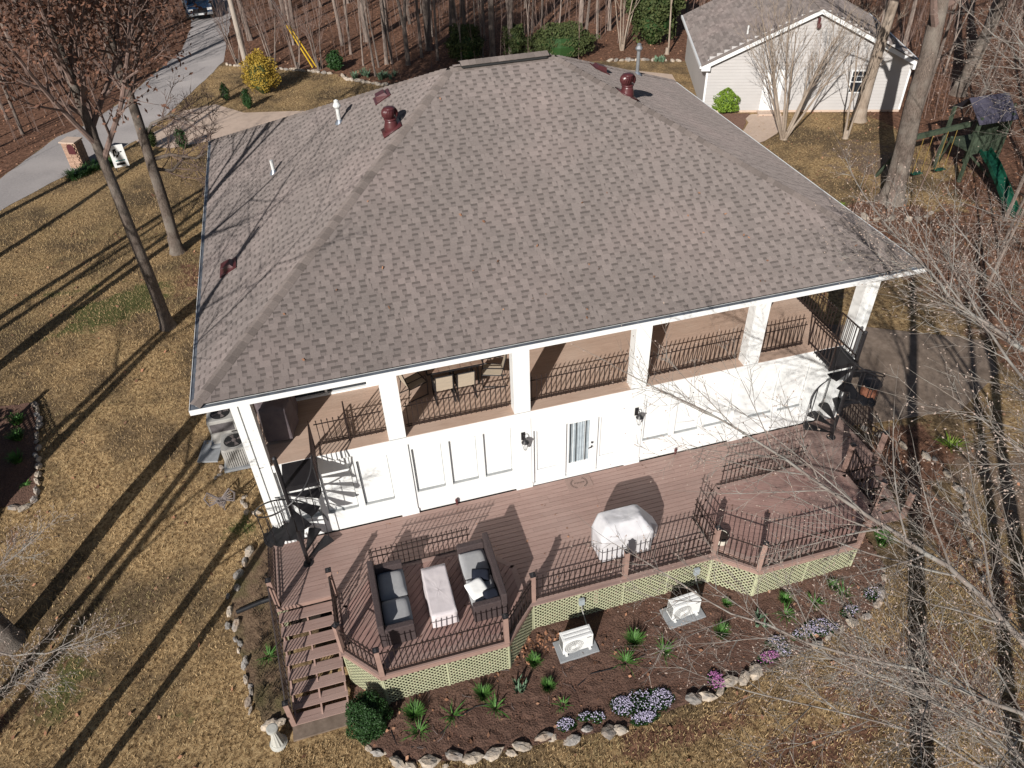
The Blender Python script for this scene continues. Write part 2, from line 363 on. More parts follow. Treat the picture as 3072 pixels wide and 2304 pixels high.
def inside(x, y, poly):
    c = False; j = len(poly)-1
    for i in range(len(poly)):
        if (poly[i][1] > y) != (poly[j][1] > y) and x < (poly[j][0]-poly[i][0])*(y-poly[i][1])/(poly[j][1]-poly[i][1])+poly[i][0]: c = not c
        j = i
    return c
def densify(poly, st, jit=0):
    out = []
    for a, b in zip(poly, poly[1:]+poly[:1]):
        n = max(1, int(hypot(b[0]-a[0], b[1]-a[1])/st))
        for k in range(n):
            t = k/n; out.append((a[0]+(b[0]-a[0])*t + U(-jit, jit), a[1]+(b[1]-a[1])*t+U(-jit, jit)))
    return out
def sheet_on_ground(name, poly, mat, off, step=.6, jit=0, bump=0, parent=None, skirt=0):
    pl = densify(poly, step*.6, jit); vv = [Vector(p) for p in pl]; ed = [(i, (i+1) % len(pl)) for i in range(len(pl))]
    xs = [p[0] for p in pl]; ys = [p[1] for p in pl]; x = min(xs)
    while x < max(xs):
        y = min(ys)
        while y < max(ys):
            p = (x+U(-.2, .2)*step, y+U(-.2, .2)*step)
            if inside(*p, poly): vv.append(Vector(p))
            y += step
        x += step
    v2, e2, f2, *_ = delaunay_2d_cdt(vv, ed, [], 1, 1e-5)
    m = MB(); m.v = [(p.x, p.y, terr(p.x, p.y)+off+(U(0, bump) if bump else 0)) for p in v2]; m.f = [tuple(f) for f in f2]
    if skirt:
        n = len(m.v); q = [(p[0], p[1]) for p in pl]
        for p in q: m.v.append((p[0], p[1], terr(*p)+off)); m.v.append((p[0], p[1], terr(*p)-skirt))
        for i in range(len(q)):
            j = (i+1) % len(q); m.f.append((n+2*i, n+2*j, n+2*j+1, n+2*i+1))
    o = obj(name, m, mat, parent)
    if parent is None: o['kind'] = 'structure'
    return o
road = RL[:] + RR[::-1]
sheet_on_ground('road', road, asph, .012, 1.2, .06)
drive = [(-2.75, 30.1), (-1.34, 31.6), (-.5, 33.9), (1.32, 34.3), (2.9, 32.3), (6.17, 31.4), (14, 27), (26, 22.5), (25, 17), (14, 20.5), (6, 25.5), (1.03, 28.6), (-.9, 28.3), (-2.4, 29.4)]
sheet_on_ground('driveway', drive, conc2, .022, 1.0, 0, 0)
sheet_on_ground('garage_apron', [(24, 23.8), (26.6, 24.2), (27.6, 27.2), (28.2, 29.6), (24, 33), (20, 31), (20, 24)], conc2, .03, .8)
sheet_on_ground('garage_walk', [(29.45, 22.2), (30.75, 21.75), (30.85, 21.1), (30.2, 20.2), (29.3, 19.4), (28.3, 18.8), (26.5, 18.2), (26.2, 19.4), (27.9, 20.3), (28.7, 21.2), (28.85, 21.9)], conc2, .035, .4)
sheet_on_ground('garage_mulch_bed', [(27.0, 23.2), (29.4, 22.3), (28.8, 21.7), (28.6, 21.2), (27.9, 20.4), (26.1, 19.5), (25.6, 21)], mulch, .03, .35, .03, .03)
sheet_on_ground('patio', [(19.9, 5.8), (23.7, 4.2), (27.2, 2.3), (26.6, .8), (24.3, -.3), (21.4, .05), (19.9, .3)], conc, .03, .6, 0, 0, skirt=.05)
bed = [(4.8, -1.0), (4.75, -4.85), (4.93, -5.15), (5.2, -5.35), (5.65, -5.8), (6.3, -6.02), (7.1, -6.12), (8.2, -6.2), (9.3, -6.35), (10.6, -6.46), (12.2, -6.36), (13.4, -6.2), (14.1, -6.17), (15.6, -5.97), (16.9, -5.73), (17.6, -5.47), (18.2, -5.0), (18.5, -4.5), (18.6, -3.8), (18.8, -1.0)]
sheet_on_ground('mulch_bed', bed, mulch, .03, .16, .03, .05)
lbed = [(3.5, .9), (3.4, -4.0), (2.7, -3.85), (2.45, -3.1), (2.3, -2.2), (2.2, -1.7), (1.98, -.9), (2.0, -.3), (2.15, .4), (2.5, .95), (2.95, 1.25)]
bsoil = mk('dry_bed_soil', (.22, .15, .095), (.08, .048, .03), 12, .95, .4, 24, c3=(.11, .10, .04), s3=1.6, f3=.8, detail=8)
sheet_on_ground('side_mulch_bed', lbed, bsoil, .022, .2, .04, .04)
ebed = [(-9, 9.0), (-4.1, 8.6), (-3.8, 8.0), (-3.72, 7.2), (-3.6, 6.3), (-3.48, 5.3), (-3.45, 4.7), (-3.8, 4.45), (-4.6, 4.6), (-9, 5)]
sheet_on_ground('shaded_mulch_bed', ebed, mulch, .02, .3, .04, .03)
csoil = mk('crawl_shade_soil', (.035, .026, .02), (.02, .015, .012), 8, .95)  # soil coloured near-black so the space behind the lattice looks shaded
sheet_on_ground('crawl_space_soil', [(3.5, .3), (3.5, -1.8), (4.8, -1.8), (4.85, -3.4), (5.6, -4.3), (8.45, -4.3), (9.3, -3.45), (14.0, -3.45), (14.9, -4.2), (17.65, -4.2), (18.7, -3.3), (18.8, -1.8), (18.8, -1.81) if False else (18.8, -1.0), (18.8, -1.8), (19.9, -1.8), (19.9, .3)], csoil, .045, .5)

# grass tufts, fallen leaves (real geometry so that the low sun rakes it)
def scatter_tris(name, mat, pts, hgt, wid, tilt, tones=None):
    n = len(pts); rs = np.random.RandomState(3 + n % 97); P = np.array(pts, float)
    a = rs.uniform(0, 2*pi, n); hh = rs.uniform(hgt*.5, hgt*1.2, n); ww = rs.uniform(wid*.6, wid*1.3, n)
    dx, dy = np.cos(a), np.sin(a); lx = rs.uniform(-tilt, tilt, n); ly = rs.uniform(-tilt, tilt, n)
    V = np.empty((n, 3, 3)); V[:, 0] = P; V[:, 1] = P; V[:, 2] = P
    V[:, 0, 0] -= dx*ww; V[:, 0, 1] -= dy*ww; V[:, 1, 0] += dx*ww; V[:, 1, 1] += dy*ww
    V[:, 2, 0] += lx; V[:, 2, 1] += ly; V[:, 2, 2] += hh
    me = bpy.data.meshes.new(name); me.vertices.add(n*3); me.vertices.foreach_set('co', V.ravel())
    me.loops.add(n*3); me.loops.foreach_set('vertex_index', np.arange(n*3)); me.polygons.add(n)
    me.polygons.foreach_set('loop_start', np.arange(0, n*3, 3)); me.polygons.foreach_set('loop_total', np.full(n, 3))
    at = me.attributes.new('tone', 'FLOAT', 'POINT'); at.data.foreach_set('value', np.repeat(rs.uniform(.65, 1.35, n), 3))
    me.materials.append(mat); me.update(); o = bpy.data.objects.new(name, me); COL.objects.link(o); o['kind'] = 'stuff'; return o
def scatter_leaves(name, mat, pts, size, lift=.03):
    n = len(pts); rs = np.random.RandomState(11 + n % 89); P = np.array(pts, float)
    a = rs.uniform(0, 2*pi, n); s = rs.uniform(size*.6, size*1.3, n); t = rs.uniform(-.7, .7, n)*s; t2 = rs.uniform(-.6, .6, n)*s
    ex = np.stack([np.cos(a)*s, np.sin(a)*s, t], 1); ey = np.stack([-np.sin(a)*s*.6, np.cos(a)*s*.6, t2], 1)
    P[:, 2] += lift + np.abs(t)*.5
    V = np.stack([P-ex, P-ey, P+ex, P+ey], 1)
    me = bpy.data.meshes.new(name); me.vertices.add(n*4); me.vertices.foreach_set('co', V.ravel())
    me.loops.add(n*4); me.loops.foreach_set('vertex_index', np.arange(n*4)); me.polygons.add(n)
    me.polygons.foreach_set('loop_start', np.arange(0, n*4, 4)); me.polygons.foreach_set('loop_total', np.full(n, 4))
    at = me.attributes.new('tone', 'FLOAT', 'POINT'); at.data.foreach_set('value', np.repeat(rs.uniform(.5, 1.5, n), 4))
    me.materials.append(mat); me.update(); o = bpy.data.objects.new(name, me); COL.objects.link(o); o['kind'] = 'stuff'; return o
strawm = mk('dormant_grass_blade', (.48, .34, .18), (.27, .185, .095), 3, .9, tone=True, c3=(.20, .17, .08), s3=.5, f3=.7)
litm = mk('fallen_leaf', (.34, .17, .10), (.17, .08, .045), 2, .9, tone=True, c3=(.40, .26, .17), s3=.6, f3=.5)
def clear_lawn(x, y):
    if inside(x, y, bed) or inside(x, y, lbed) or inside(x, y, ebed) or (3.3 < x < 20 and -2 < y < 14) or inside(x, y, road) or inside(x, y, drive): return False
    if 3.3 < x < 4.9 and -4.7 < y < 0: return False
    if 4.7 < x < 18.8 and -4.9 < y < 0: return False
    if 18.6 < x < 21 and -4.6 < y < 0: return False
    if x > 19.8 and -.3 < y < 5.8 and x < 27.3: return False
    return True
pts = []
for i in range(95000):
    x, y = U(-9, 4), U(-6, 22)
    if clear_lawn(x, y): pts.append((x, y, terr(x, y)))
for i in range(60000):
    x, y = U(3, 22), U(-11, -4)
    if clear_lawn(x, y): pts.append((x, y, terr(x, y)))
for i in range(20000):
    x, y = U(19.5, 38), U(5.5, 22)
    if clear_lawn(x, y) and zone(x, y)[0] < .6: pts.append((x, y, terr(x, y)))
for i in range(45000):
    x, y = U(-9, 13), U(22, 41)
    if clear_lawn(x, y) and zone(x, y)[0] < .5: pts.append((x, y, terr(x, y)))
scatter_tris('dormant_grass', strawm, pts, .075, .011, .06)
pts = []
for i in range(60000):
    x, y = U(-50, 70), 24 + 90*RN()**1.5
    if zone(x, y)[0] > .5 and not inside(x, y, road): pts.append((x, y, terr(x, y)))
for i in range(9000):
    x, y = U(19.5, 42), U(-10, 24)
    if clear_lawn(x, y) and RN() < .25 + zone(x, y)[0]: pts.append((x, y, terr(x, y)))
pts = [p for p in pts]
for i in range(2600):
    x, y = U(-7, 20), U(-10, 20)
    if clear_lawn(x, y) and RN() < .25+.9*zone(x, y)[0]: pts.append((x, y, terr(x, y)))
scatter_leaves('leaf_litter', litm, pts, .055)
pts = []
for i in range(15000):
    x, y = U(4.8, 18.7), U(-6.4, -3.5)
    if inside(x, y, bed): pts.append((x, y, terr(x, y)+.03))
chipm = mk('mulch_chip', (.20, .105, .07), (.08, .04, .028), 3, .95, tone=True)
scatter_leaves('mulch_chips', chipm, pts, .022, .015)
pts = []
for i in range(420):
    x, y = (U(4.9, 18.6), U(-6.3, -3.6)) if RN() < .5 else (9.2+random.gauss(0, .5), -3.9+random.gauss(0, .25))
    if inside(x, y, bed) and y < -3.7: pts.append((x, y, terr(x, y)+.05))
scatter_leaves('dry_leaves_on_mulch', litm, pts, .045, .02)

# ---------------------------------------------------------------- the house
house = thing('house', 'large white two storey house with a hipped grey brown shingle roof and columned balcony', 'house', (3.6, 0, 0))
XA, XB, YF, DEP, ZE, ZR = 2.909, 20.593, -.60, 14.792, 5.352, 9.184
H2 = DEP/2; YM = YF + H2; K = (ZR-ZE)/H2; NN = sqrt(1+K*K)
CX = [3.57, 6.807, 9.968, 13.10, 16.312, 19.43]; CW = .42
# masses
m = MB(); m.b2(3.62, 19.82, 3.9, 13.5, -1.6, 5.1); m.b2(3.62, 7.0, 2.32, 3.9, 3.95, 5.1)
obj('wall', m, siding, house)
m = MB(); m.b2(3.75, 19.3, .14, 3.9, -.02, 2.68); obj('lower_wall', m, white, house)
m = MB(); m.b2(3.75, 19.3, .15, 3.9, -1.8, -.021); obj('foundation', m, mk('shade_grey_block', (.12, .115, .11), None, 6, .9), house)  # darkened colour stands in for the shade under the deck
# stiles and rails standing proud of the recessed panels
outlinem = mk('panel_outline_grey', (.34, .35, .35), None, 6, .8)  # thin grey strips tracing the inside edges of the recessed panels
def panel_grid(x0, x1, pans, z0, z1, ztop=2.66, zb=0.0):
    m = MB(); yf, yb = .045, .14; cur = x0
    for a, b in pans:
        if a > cur: m.b2(cur, a, yf, yb, zb, ztop)
        m.b2(a, b, yf+.001, yb, zb, z0); m.b2(a, b, yf+.001, yb, z1, ztop); cur = b
    if cur < x1: m.b2(cur, x1, yf, yb, zb, ztop)
    for a, b in pans:
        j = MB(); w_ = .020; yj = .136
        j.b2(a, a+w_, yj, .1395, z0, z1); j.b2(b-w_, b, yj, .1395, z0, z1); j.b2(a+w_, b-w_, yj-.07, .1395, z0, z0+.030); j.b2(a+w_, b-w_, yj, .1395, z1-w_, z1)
        obj('panel_outline', j, outlinem, house)
        q = MB(); q.b2(a+.02, b-.02, .128, .1395, z0+.03, z1-.02); obj('wall_panel', q, white, house)
    return m
obj('wall_panelling', panel_grid(3.99, 6.807, [(4.13, 4.82), (4.98, 5.75), (5.92, 6.69)], .67, 2.3), white, house)
obj('wall_panelling', panel_grid(7.227, 9.968, [(7.29, 8.05), (8.24, 8.95), (9.13, 9.88)], .72, 2.31), white, house)
obj('wall_panelling', panel_grid(13.52, 16.312, [(13.6, 14.39), (14.54, 15.29), (15.44, 16.21)], .74, 2.31), white, house)
obj('wall_panelling', panel_grid(16.732, 19.15, [(16.82, 17.58), (17.75, 18.52)], .73, 2.33), white, house)
# entry recess between the middle columns
m = MB(); m.b2(10.388, 10.46, .02, .14, 0, 2.66); m.b2(13.03, 13.1, .02, .14, 0, 2.66); m.b2(10.46, 13.03, .021, .14, 2.06, 2.66)
m.b2(11.30, 11.36, .025, .14, .05, 2.06); m.b2(12.19, 12.25, .025, .14, .05, 2.06); m.b2(10.46, 13.03, .02, .14, 0, .05)
obj('door_frame', m, trimw, house)
def leaf(x0, x1, name, z0=.47, z1=1.95):
    m = MB(); a, b = x0+.10, x1-.13
    for q in ((x0, a, .06, 2.05), (b, x1, .06, 2.05)): m.b2(q[0], q[1], .10, .138, q[2], q[3])
    m.b2(a, b, .101, .138, .06, z0); m.b2(a, b, .101, .138, z1, 2.05); return obj(name, m, trimw, house)
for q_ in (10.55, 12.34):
    j = MB(); j.b2(q_+.02, q_+.035, .136, .1395, .47, 1.95); j.b2(q_+.035, q_+.60, .136, .1395, .47, .485); obj('panel_outline', j, outlinem, house)
leaf(10.47, 11.29, 'door_panel'); d = leaf(11.37, 12.18, 'door'); leaf(12.26, 13.02, 'door_panel')
m = MB()
m.v = []; n0 = 28
for k in range(n0+1):
    x = 11.47+.58*k/n0; y = .128 - .012*sin(k*1.9)-.006*sin(k*.8)
    m.v += [(x, y, .47), (x, y, 1.95)]
m.f = [(2*k, 2*k+2, 2*k+3, 2*k+1) for k in range(n0)]
obj('curtain', m, curtain, d)
for x in (11.5, 11.66, 11.93): obj('curtain_dark_strip', MB().b2(x, x+.02, .10, .118, .48, 1.94), acdark, d)  # near-black upright strips in front of the curtain
g = obj('knob', MB().tube([(12.12, .085, 1.12), (12.12, .05, 1.12)], [.03, .03], 10), blackm, d)
obj('handle', MB().tube([(12.12, .085, .97), (12.12, .04, .97), (12.01, .03, .96)], [.028, .015, .012], 8), blackm, d)
# columns with proud pilaster boards
for i, x in enumerate(CX):
    m = MB(); m.b2(x, x+CW, .0, .30, -.02 if i else -1.5, 5.16)
    c = obj('column', m, white, house)
    m = MB(); m.b2(x-.02, x+CW+.02, -.02, .05, 0, .16); 
    if i in (0, 5):
        for q in (0, .27): m.b2(x+q+.0, x+q+.15, -.035, -.001, .17, 5.1)
    obj('column_trim', m, white, c)
# side column on the left rear corner of the balcony
for x in (3.57, 19.43): obj('column', MB().b2(x, x+.35, 3.6, 3.95, -1.5, 5.1), white, house)
# balcony slab, fascia and boards
m = MB(); m.b2(5.05, 19.40, .012, 3.9, 2.56, 2.775); m.b2(3.7, 5.05, .012, 3.9, 2.56, 2.775)
obj('balcony_slab', m, white, house)
m = MB(); m.b2(4.0, 19.36, -.012, .010, 2.56, 2.79); obj('balcony_fascia', m, white, house)
for r in range(27):
    y0 = .0 + r*.145; y1 = y0+.139
    xs = 3.7
    cuts = [xs, 7.0+1.7*((r*7) % 3), 13.0+1.3*((r*5) % 4), 19.38]
    for a, b in zip(cuts, cuts[1:]):
        obj('balcony_board', MB().b2(a+.002, b-.002, y0, y1, 2.777, 2.80), balm, house)
# upper wall openings of the balcony
gw = obj('sliding_window', MB().b2(4.45, 6.55, 2.25, 2.31, 2.84, 3.95), darkglass, house)
m = MB(); m.b2(4.35, 7.0, 2.18, 2.315, 2.80, 2.86); m.b2(6.55, 7.0, 2.2, 2.315, 2.861, 5.0); m.b2(4.35, 4.45, 2.2, 2.315, 2.861, 3.95); m.b2(5.47, 5.53, 2.215, 2.25, 2.862, 3.95); m.b2(4.35, 6.55, 2.2, 2.315, 3.951, 5.0)
obj('window_frame', m, trimw, gw)
obj('wall', MB().b2(6.55, 7.0, 2.32, 3.9, 2.80, 3.95), white, house)
for x in (8.2, 11.0, 14.2, 17.0):
    o = obj('window', MB().b2(x, x+1.5, 3.86, 3.898, 2.95, 4.9), darkglass, house)
    m = MB(); m.b2(x-.07, x, 3.84, 3.897, 2.88, 4.97); m.b2(x+1.5, x+1.57, 3.84, 3.897, 2.88, 4.97); m.b2(x, x+1.5, 3.84, 3.897, 2.88, 2.95); m.b2(x, x+1.5, 3.84, 3.897, 4.9, 4.97); m.b2(x+.73, x+.77, 3.845, 3.858, 2.95, 4.9)
    obj('window_frame', m, trimw, o)
# soffit, beam, fascia and gutter
m = MB(); m.b2(XA+.14, XB-.14, YF+.14, .0, ZE-.22, ZE-.19); m.b2(XA+.14, XB-.14, .45, YF+DEP-.14, ZE-.22, ZE-.19); m.b2(3.57, 19.85, .001, .44, ZE-.24, ZE-.02)
obj('soffit', m, white, house)
def ring(z0, z1, o0, o1):          # hollow rectangular ring; offsets measured inwards from the eave line
    m = MB(); a, b, c, d2 = XA, XB, YF, YF+DEP
    m.b2(a+o0, b-o0, c+o0, c+o1, z0, z1); m.b2(a+o0, b-o0, d2-o1, d2-o0, z0, z1)
    m.b2(a+o0, a+o1, c+o1, d2-o1, z0, z1); m.b2(b-o1, b-o0, c+o1, d2-o1, z0, z1); return m
obj('fascia', ring(ZE-.17, ZE-.03, .12, .15), trimw, house)
gt = obj('gutter', ring(ZE-.14, ZE-.01, 0, .012), trimw, house)
obj('gutter_bottom', ring(ZE-.14, ZE-.128, .0125, .1195), trimw, gt)
obj('gutter_guard', ring(ZE-.035, ZE-.025, .0125, .1195), guttm, gt)

# ---- roof: four planes of laminated shingles
roof = obj('roof', MB(), shing, house)
rm = MB(); e = .11
A, B, C, D = (XA+e, YF+e), (XB-e, YF+e), (XB-e, YF+DEP-e), (XA+e, YF+DEP-e)
zz = ZE + K*e - .035; RA, RB = (XA+H2, YM, ZR-.035), (XB-H2, YM, ZR-.035)
rm.quad((*A, zz), (*B, zz), RB, RA); rm.quad((*B, zz), (*C, zz), RB); rm.quad((*C, zz), (*D, zz), RA, RB); rm.quad((*D, zz), (*A, zz), RA)
rm.quad((*A, zz), (*D, zz), (*C, zz), (*B, zz))
roof.data = rm.mesh('roof', shing); rm = None
wr = wo(roof); roof.data.transform(Matrix.Translation(-wr))
EXP = .143
def course_shingle(P, u, v, nrm, a, b, rs, tones):
    """one shingle strip from a to b along u, foot at height 0 on v; P(x, t, h) gives the point"""
    def bx(x0, x1, t0, t1, h0, h1, tone, hb=None):
        m = S; n = len(m.v)
        for (x, t, h) in ((x0, t0, 0), (x1, t0, 0), (x1, t1, 0), (x0, t1, 0), (x0, t0, h0), (x1, t0, h0), (x1, t1, h1), (x0, t1, h1)):
            m.v.append(P(x, t, h)); m.t.append(tone)
        m.f += [(n+4, n+5, n+6, n+7), (n, n+1, n+5, n+4), (n+1, n+2, n+6, n+5), (n+3, n, n+4, n+7)]
    S = tones
    base = rs.uniform(.86, .95)
    bx(a, b, 0, .080, .006, .005, base); bx(a, b, .080, EXP+.01, .005, .003, base*.62)
    x = a + rs.uniform(0, .06)
    while x < b-.04:
        wd = rs.choice([.13, .15, .18, .22])*rs.uniform(.9, 1.1); x1 = min(b, x+wd)
        bx(x, x1, -.002, EXP-.004, .013, .008, rs.choice([.95, 1.0, 1.0, 1.05, 1.09])*rs.uniform(.98, 1.02))
        x = x1 + rs.choice([.10, .12, .15, .17])
rest = MB(); rest.t = []
rsn = np.random.RandomState(5)
def slope(o, u, v, L0, single):
    """o: eave start corner, u along the eave, v up the slope (unit), L0: eave length; triangle/trapezoid cut by hips"""
    u = Vector(u); v = Vector(v); nrm = u.cross(v).normalized(); o = Vector(o)
    tot = H2*NN; out = []; ks = int(tot/EXP)
    for k in range(ks):
        t = k*EXP; hz = t/NN; a, b = hz+.13, L0-hz-.13
        if b-a < .3: break
        x = a - (k % 5)*.21; rown = 0
        while x < b:
            x1 = x+1.0; q0, q1 = max(a, x), min(b, x1)
            if q1-q0 > .08: out.append((k, t, q0, q1))
            x = x1
    for (k, t, q0, q1) in out:
        P = lambda xx, tt, hh: tuple(o + u*xx + v*(t+tt) + nrm*hh)
        if single(k, q0):
            m = MB(); m.t = []; course_shingle(P, u, v, nrm, q0+.001, q1-.001, rsn, m)
            obj('shingle', m, shingo, roof)
        else: course_shingle(P, u, v, nrm, q0, q1, rsn, rest)
lift = -.030
cnt = [0]
def front_single(k, x):
    if k < 15 and cnt[0] < 285: cnt[0] += 1; return True
    return False
cs, sn = 1/NN, K/NN
slope((XA+e, YF+e, ZE+K*e+lift), (1, 0, 0), (0, cs, sn), XB-XA-2*e, front_single)
slope((XB-e, YF+e, ZE+K*e+lift), (0, 1, 0), (-cs, 0, sn), DEP-2*e, lambda k, x: False)
slope((XB-e, YF+DEP-e, ZE+K*e+lift), (-1, 0, 0), (0, -cs, sn), XB-XA-2*e, lambda k, x: False)
slope((XA+e, YF+DEP-e, ZE+K*e+lift), (0, -1, 0), (cs, 0, sn), DEP-2*e, lambda k, x: False)
ro = obj('shingle_courses', rest, shing, roof); ro['kind'] = 'stuff'
# hip and ridge caps
def caps(p, q, nl, nr):
    p, q = Vector(p), Vector(q); d = (q-p); L = d.length; d.normalize(); n = int(L/.19)
    lw = nl.cross(d).normalized(); rw = nr.cross(d).normalized()*-1
    up = (nl+nr).normalized()
    for k in range(n):
        a = p + d*(k*.19); b = a + d*.235; wdt = .155; h0, h1 = .034, .012
        m = MB(); e1 = []
        for (c, h) in ((a, h0), (b, h1)):
            e1 += [c + lw*wdt - up*.004 + nl*h*.55, c + up*h, c + rw*wdt - up*.004 + nr*h*.55]
        e1 += [x - up*.02 for x in e1[:3]]
        m.v = [tuple(x) for x in e1]; m.f = [(0, 1, 4, 3), (1, 2, 5, 4), (6, 7, 1, 0), (7, 8, 2, 1)]
        obj('hip_cap', m, capm, roof)
nF, nRt, nBk, nLf = Vector((0, -K, 1)).normalized(), Vector((K, 0, 1)).normalized(), Vector((0, K, 1)).normalized(), Vector((-K, 0, 1)).normalized()
ZC = ZE+K*e-.022
c4 = [(XA+e, YF+e, ZC), (XB-e, YF+e, ZC), (XB-e, YF+DEP-e, ZC), (XA+e, YF+DEP-e, ZC)]
ra, rb = (XA+H2, YM, ZR-.022), (XB-H2, YM, ZR-.022)
caps(c4[0], ra, nLf, nF); caps(c4[1], rb, nF, nRt); caps(c4[3], ra, nBk, nLf); caps(c4[2], rb, nRt, nBk); caps(ra, rb, nBk, nF)
# ridge vent
m = MB(); m.hexa([(10.6, YM-.17, ZR-.02), (12.95, YM-.17, ZR-.02), (12.95, YM+.17, ZR-.02), (10.6, YM+.17, ZR-.02), (10.6, YM-.16, ZR+.05), (12.95, YM-.16, ZR+.05), (12.95, YM+.16, ZR+.05), (10.6, YM+.16, ZR+.05)])
rv = obj('ridge_vent', m, acdark, roof)
for k in range(12):
    x = 10.58+k*.2; m = MB()
    m.hexa([(x, YM-.2, ZR+.045), (x+.215, YM-.2, ZR+.052), (x+.215, YM, ZR+.115), (x, YM, ZR+.108), (x, YM-.2, ZR+.056), (x+.215, YM-.2, ZR+.063), (x+.215, YM, ZR+.13), (x, YM, ZR+.123)])
    m.hexa([(x, YM, ZR+.108), (x+.215, YM, ZR+.115), (x+.215, YM+.2, ZR+.052), (x, YM+.2, ZR+.045), (x, YM, ZR+.123), (x+.215, YM, ZR+.13), (x+.215, YM+.2, ZR+.063), (x, YM+.2, ZR+.056)])
    obj('ridge_cap', m, capm, rv)
# turbine vents, box vents and pipes
def turbine(x, y, z, nrm, lx):
    m = MB(); up = Vector((0, 0, 1)); b = Vector((x, y, z))
    q = Quaternion(Vector((0, 0, 1)).cross(nrm).normalized(), Vector((0, 0, 1)).angle(nrm)).to_matrix()
    m.box(b + nrm*.01, (.55, .55, .025), 0, q)
    m.lathe(b + Vector((0, 0, -.12)), [(.20, 0), (.18, .20), (.15, .30), (.145, .36)], 20)
    t = obj('turbine_vent', m, brownv, house, smooth=True)
    h = MB(); cz = z+.27
    for k in range(22):
        a = 2*pi*k/22; pts = []
        for j in range(7):
            th = -.75 + 1.75*j/6; r = .215*cos(th*.82)+.0; aa = a + .35*(j/6)
            pts.append((x+r*cos(aa), y+r*sin(aa), cz + .12 + .155*sin(th)*.95))
        for j in range(6):
            p0, p1 = Vector(pts[j]), Vector(pts[j+1]); rad = Vector((p0.x-x, p0.y-y, 0)).normalized(); tn = Vector((-rad.y, rad.x, 0))
            s = rad*-.025 + tn*.04
            h.quad(p0, p0+s, p1+s, p1)
    obj('turbine_fins', h, brownv, t)
    c = MB(); c.lathe((x, y, cz+.235), [(.15, 0), (.15, .02), (.08, .045), (.02, .05)], 20); c.lathe((x, y, cz-.03), [(.17, 0), (.17, .03)], 20); c.lathe((x, y, cz), [(.11, 0), (.11, .24)], 12)
    obj('turbine_cap', c, brownv, t, smooth=True)
turbine(8.45, 5.63, 8.22, nLf, 1); turbine(14.84, 5.51, 8.33, nRt, -1)
def boxvent(x, y, z, nrm, uphill):
    uphill = Vector(uphill); sd = nrm.cross(uphill).normalized(); b = Vector((x, y, z))
    def P(a, c, h): return b + sd*a + uphill*c + nrm*h
    m = MB(); m.hexa([P(-.17, -.16, 0), P(.17, -.16, 0), P(.19, .2, 0), P(-.19, .2, 0), P(-.14, -.1, .13), P(.14, -.1, .13), P(.15, .16, .10), P(-.15, .16, .10)])
    m.hexa([P(-.26, -.22, -.01), P(.26, -.22, -.01), P(.26, .28, -.01), P(-.26, .28, -.01), P(-.26, -.22, .012), P(.26, -.22, .012), P(.26, .28, .012), P(-.26, .28, .012)])
    obj('box_vent', m, brownv, house)
upL, upR = (cs, 0, sn), (-cs, 0, sn)
boxvent(8.5, 7.9, 8.25, nLf, upL); boxvent(3.75, 4.25, 5.79, nLf, upL); boxvent(15.0, 7.95, 8.25, nRt, upR)
def pipe(x, y, z, h, mt, cap=False, r=.045):
    m = MB(); m.lathe((x, y, z-.1), [(r, 0), (r, h+.1)], 12)
    if cap: m.lathe((x, y, z+h-.02), [(r*1.2, 0), (r*2.0, .06), (r*2.0, .09), (r*1.2, .17), (r*1.2, .22), (r*.3, .25)], 12)
    p = obj('vent_pipe', m, mt, house, smooth=False)
    obj('flashing', MB().lathe((x, y, z-.07), [(r*2.6, 0), (r*1.2, .12)], 12), guttm, p)
pipe(7.28, 8.24, 7.62, .38, pvc, True, .055); pipe(5.2, 7.97, 6.54, .33, pvc, False, .05); pipe(17.53, 10.94, 6.94, .75, galv, True, .06)
# downspout and small wall fittings
obj('downspout', MB().b2(19.86, 19.93, .15, .22, -1, 5.1), trimw, house)
for x in (8.27, 14.64):
    t = MB(); t.lathe((x, -.03, .02), [(.03, 0), (.035, .1), (.045, .14), (.03, .2), (.01, .22)], 10)
    o = obj('wall_fitting', t, brownv, None)
    o['label'] = 'small bronze fitting at the foot of the wall left of the door' if x < 10 else 'small bronze fitting at the foot of the wall right of the door'; o['category'] = 'wall fitting'

# ---------------------------------------------------------------- the deck
deck = thing('deck', 'long reddish brown composite deck with two raised octagonal bays before the white facade', 'deck', (3.4, 0, 0))
YD = -3.5
oct1 = [(5.72, -1.6), (8.38, -1.6), (9.2, -2.45), (9.2, -3.45), (8.45, -4.28), (5.62, -4.28), (4.95, -3.45), (4.95, -2.4)]
oct2 = [(15.12, -1.56), (17.82, -1.54), (18.68, -2.2), (18.68, -3.4), (17.66, -4.18), (14.94, -4.18), (14.16, -3.4), (14.2, -2.35)]
def clip_rows(poly, y0, y1):
    """x spans of a convex polygon over a row (intersection of both edges' spans)"""
    def span(y):
        xs = []
        for a, b in zip(poly, poly[1:]+poly[:1]):
            if (a[1]-y)*(b[1]-y) < 0: xs.append(a[0]+(b[0]-a[0])*(y-a[1])/(b[1]-a[1]))
        return (min(xs), max(xs)) if len(xs) >= 2 else None
    s0, s1 = span(y0+1e-4), span(y1-1e-4)
    if not s0 and not s1: return None
    if not s0: return s1
    if not s1: return s0
    return (min(s0[0], s1[0]), max(s0[1], s1[1]))
bw = .140
row = 0; y = -.005
rnd = random.Random(4)
